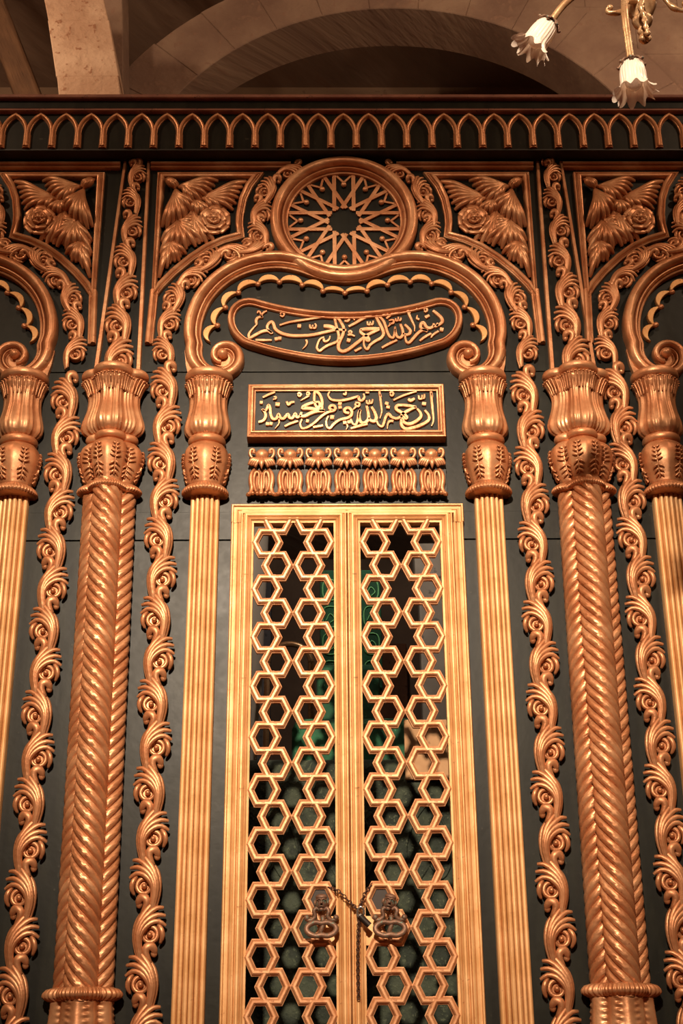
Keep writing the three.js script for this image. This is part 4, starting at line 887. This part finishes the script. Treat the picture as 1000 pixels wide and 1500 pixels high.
// ---------------------------------------------------------------- vault above the screen
{
  const C = [0.38, 6.40], z0 = -2.37, z1 = -2.0, n = 17;
  const t = structGroup('trim_2', 'broad stone arch of the vault above the screen');
  for (let k = 0; k < n; k++) {
    const a0 = Math.PI * k / n + 0.0025, a1 = Math.PI * (k + 1) / n - 0.0025, s = new THREE.Shape();
    const R0 = 1.735, R1 = 2.11 + 0.006 * ((k * 5) % 3);
    s.absarc(0, 0, R1, a0, a1, false); s.absarc(0, 0, R0, a1, a0, true); s.closePath();
    const g = new THREE.ExtrudeGeometry(s, { depth: z1 - z0 - 0.02, bevelEnabled: true, bevelThickness: 0.006, bevelSize: 0.005, bevelSegments: 1, curveSegments: 8 }).translate(C[0], C[1], z0 + 0.01);
    mesh('voussoir', planarUV(clean(g)), M.stone, t);
  }
  // piers carrying the arch
  for (const s of [-1, 1]) for (let k = 0; k < 11; k++) mesh('pier_stone', box(C[0] + s * 1.9225 - 0.19, C[0] + s * 1.9225 + 0.19, k * 0.582, k * 0.582 + 0.577, z0, z1, 0.008), M.stone, t);
  // wall blocks filling beside the arch on the right
  const w = structGroup('wall_vault', 'coursed stone wall rising beside the vault arch');
  for (let r = 0; r < 6; r++) for (let q = 0; q < 5; q++) {
    const y = 6.60 + r * 0.40, x = 1.05 + q * 0.62 - (r % 2) * 0.3, d = Math.hypot(x - C[0], y - C[1]);
    const pts = []; let x0 = x; const yy = [y, y + 0.395], lim = Y => Math.sqrt(Math.max(0, 2.125 * 2.125 - (Y - C[1]) * (Y - C[1]))) + C[0];
    const xa = Math.max(x, yy[0] - C[1] < 2.125 ? lim(yy[0]) : x), xb = Math.max(x, yy[1] - C[1] < 2.125 ? lim(yy[1]) : x), X = x + 0.615;
    if (X - Math.min(xa, xb) < 0.03 || xa >= X) continue;
    const s = new THREE.Shape(); s.moveTo(xa, yy[0]); s.lineTo(X, yy[0]); s.lineTo(X, yy[1]); s.lineTo(Math.min(xb, X - 0.01), yy[1]); s.closePath();
    mesh('wall_stone', planarUV(clean(new THREE.ExtrudeGeometry(s, { depth: 0.28, bevelEnabled: true, bevelThickness: 0.005, bevelSize: 0.003, bevelSegments: 1 }).translate(0, 0, z0 + 0.02))), M.stone, w);
  }
  // dark infill behind
  structure('wall_vault_back', box(-4.9, 4.9, 4.8, 9, -3.9, -3.8), M.vaultPlaster, 'plastered wall beneath the vault');
  // stone rib in front, curving away overhead
  const rib = structGroup('trim_3', 'pale stone vault rib rising behind the cornice');
  const X = Y => -1.25 - 0.050 * Math.max(0, Y - 5) * Math.max(0, Y - 5);
  for (let k = 0; k < 19; k++) {
    const y = k * 0.40 + 0.33 - 0.4, yt = y + 0.393, ya = Math.max(0, y), w0 = 0.165 + 0.004 * (k % 2), s = new THREE.Shape();
    s.moveTo(X(ya) - w0, ya); s.lineTo(X(ya) + w0, ya); s.lineTo(X(yt) + w0, yt); s.lineTo(X(yt) - w0, yt); s.closePath();
    mesh('rib_stone', planarUV(clean(new THREE.ExtrudeGeometry(s, { depth: 0.45, bevelEnabled: true, bevelThickness: 0.008, bevelSize: 0.006, bevelSegments: 2 }).translate(0, 0, -1.5))), M.stoneRib, rib);
  }
  const side = structGroup('trim_4', 'stone return behind the pale rib');
  for (let k = 0; k < 10; k++) { const y = k * 0.9, yt = Math.min(9, y + 0.892), s = new THREE.Shape(), q = Y => -1.36 - 0.012 * Math.max(0, Y - 5) * Math.max(0, Y - 5); s.moveTo(q(y) - 0.2, y); s.lineTo(q(y) + 0.10, y); s.lineTo(q(yt) + 0.10, yt); s.lineTo(q(yt) - 0.2, yt); s.closePath(); mesh('return_stone', planarUV(clean(new THREE.ExtrudeGeometry(s, { depth: 0.3, bevelEnabled: true, bevelThickness: 0.006, bevelSize: 0.005, bevelSegments: 1 }).translate(0, 0, -1.98))), M.stone, side); }
  // sloping timber brace
  single('timber_brace', bar([-1.40, 5.95], [-2.56, 8.9], 0.17, -2.2, -2.05).clone(), M.timber, 'dark sloping timber brace beside the pale vault rib', 'brace');
}

// ---------------------------------------------------------------- chandelier
{
  const t = thing('chandelier', 'brass chandelier with ruffled frosted glass tulip shades', 'chandelier', [0.815, 4.2, 2.0]);
  const L = (pts) => new THREE.LatheGeometry(pts.map(p => new THREE.Vector2(...p)), 28);
  mesh('body', L([[0, 0.035], [0.012, 0.04], [0.018, 0.055], [0.012, 0.07], [0.026, 0.082], [0.030, 0.095], [0.022, 0.105], [0.034, 0.12], [0.045, 0.145], [0.040, 0.175], [0.030, 0.19], [0.040, 0.205], [0.052, 0.25], [0.045, 0.31], [0.025, 0.35], [0.018, 0.45], [0.030, 0.50], [0.02, 0.55], [0.012, 0.60], [0, 0.60]]), M.brass, t);
  mesh('finial', [ball(0, 0.030, 0, 0.017, 0.016, 0.017), ball(0.008, 0.022, 0.008, 0.009), ball(-0.008, 0.024, 0.006, 0.009)], M.brass, t);
  mesh('rod', new THREE.CylinderGeometry(0.009, 0.009, 4.2, 10).translate(0, 2.69, 0), M.brass, t);
  const shadeG = (() => {
    const prof = [[0.020, 0], [0.030, -0.004], [0.038, -0.02], [0.042, -0.045], [0.0425, -0.068], [0.043, -0.085], [0.050, -0.100], [0.062, -0.112], [0.068, -0.117]], pos = [], idx = [], cols = 96;
    prof.forEach(([r, y], i) => { const f = Math.max(0, (i - 4) / 4); for (let j = 0; j < cols; j++) { const a = j / cols * Math.PI * 2, q = r * (1 + 0.13 * f * Math.sin(a * 11)) + 0.0012 * Math.cos(a * 24) * (1 - f); pos.push(Math.cos(a) * q, y + 0.010 * f * f * Math.cos(a * 11 + 0.6), Math.sin(a) * q); } });
    for (let i = 0; i < prof.length - 1; i++) for (let j = 0; j < cols; j++) { const a = i * cols + j, b = i * cols + (j + 1) % cols, c = a + cols, d = b + cols; idx.push(a, b, d, a, d, c); }
    return planarUV(build(pos, idx));
  })();
  const bulbG = merge([ball(0, -0.072, 0, 0.029, 0.034, 0.029, 20, 14), new THREE.CylinderGeometry(0.013, 0.016, 0.04, 14).translate(0, -0.03, 0)]);
  const collar = (() => { const g = [new THREE.CylinderGeometry(0.014, 0.022, 0.022, 16).translate(0, 0.006, 0)]; for (let k = 0; k < 7; k++) { const a = k / 7 * Math.PI * 2; g.push(tube(smooth([[Math.cos(a) * 0.012, 0.012, Math.sin(a) * 0.012], [Math.cos(a) * 0.030, 0.006, Math.sin(a) * 0.030], [Math.cos(a) * 0.042, -0.010, Math.sin(a) * 0.042], [Math.cos(a) * 0.046, -0.004, Math.sin(a) * 0.046]], 8), q => 0.010 - 0.004 * q, 0.004, 6, V3(0, 1, 0))); } return merge(g); })();
  for (const [pos, rot, armPts] of [
    [[-0.264, 0.085, 0], [0.25, 0, -0.62], [[-0.264, 0.085, 0], [-0.215, 0.150, 0.01], [-0.14, 0.21, 0.01], [-0.06, 0.22, 0.005], [0, 0.17, 0]]],
    [[-0.074, -0.145, 0.10], [0.06, 0, 0.03], [[-0.074, -0.145, 0.10], [-0.076, -0.06, 0.10], [-0.076, 0.03, 0.10], [-0.056, 0.11, 0.06], [0, 0.15, 0.01]]],
    [[0.26, 0.075, -0.05], [0.2, 0, 0.62], [[0.26, 0.075, -0.05], [0.21, 0.15, -0.04], [0.13, 0.21, -0.02], [0, 0.17, 0]]]]) {
    const arm = mesh('arm', [tube(smooth(armPts, 20), 0.0105, 0.0105, 9, V3(0.1, 0.2, 1))], M.brass, t);
    const g = new THREE.Group(); g.name = 'lamp_holder'; g.position.set(...pos); g.rotation.set(...rot); g.scale.setScalar(0.83); t.add(g);
    mesh('leaf_collar', collar, M.bronze, g); mesh('glass_shade', shadeG, M.shade, g); mesh('bulb', bulbG, M.bulb, g);
  }
  const scrolls = [
    [[-0.03, 0.16, 0.02], [-0.055, 0.175, 0.03], [-0.062, 0.15, 0.035], [-0.055, 0.12, 0.035], [-0.066, 0.095, 0.035], [-0.095, 0.088, 0.035], [-0.108, 0.098, 0.035], [-0.098, 0.108, 0.035]],
    [[0.035, 0.16, 0.02], [0.062, 0.17, 0.02], [0.072, 0.14, 0.02], [0.098, 0.115, 0.02], [0.130, 0.118, 0.02], [0.135, 0.135, 0.02], [0.120, 0.138, 0.02]],
    [[-0.01, 0.12, 0.045], [-0.016, 0.085, 0.055], [-0.012, 0.055, 0.058], [-0.010, 0.02, 0.058], [-0.008, -0.005, 0.058]]];
  for (const s of scrolls) mesh('leaf_scroll_ornament', [tube(smooth(s, 26), q => 0.0085 * (1 - 0.35 * q) + 0.0022 * Math.sin(q * 34), q => 0.008 + 0.002 * Math.cos(q * 28), 8), ball(...s[s.length - 1], 0.009)], M.brass, t);
}
renderer.render(scene, camera);
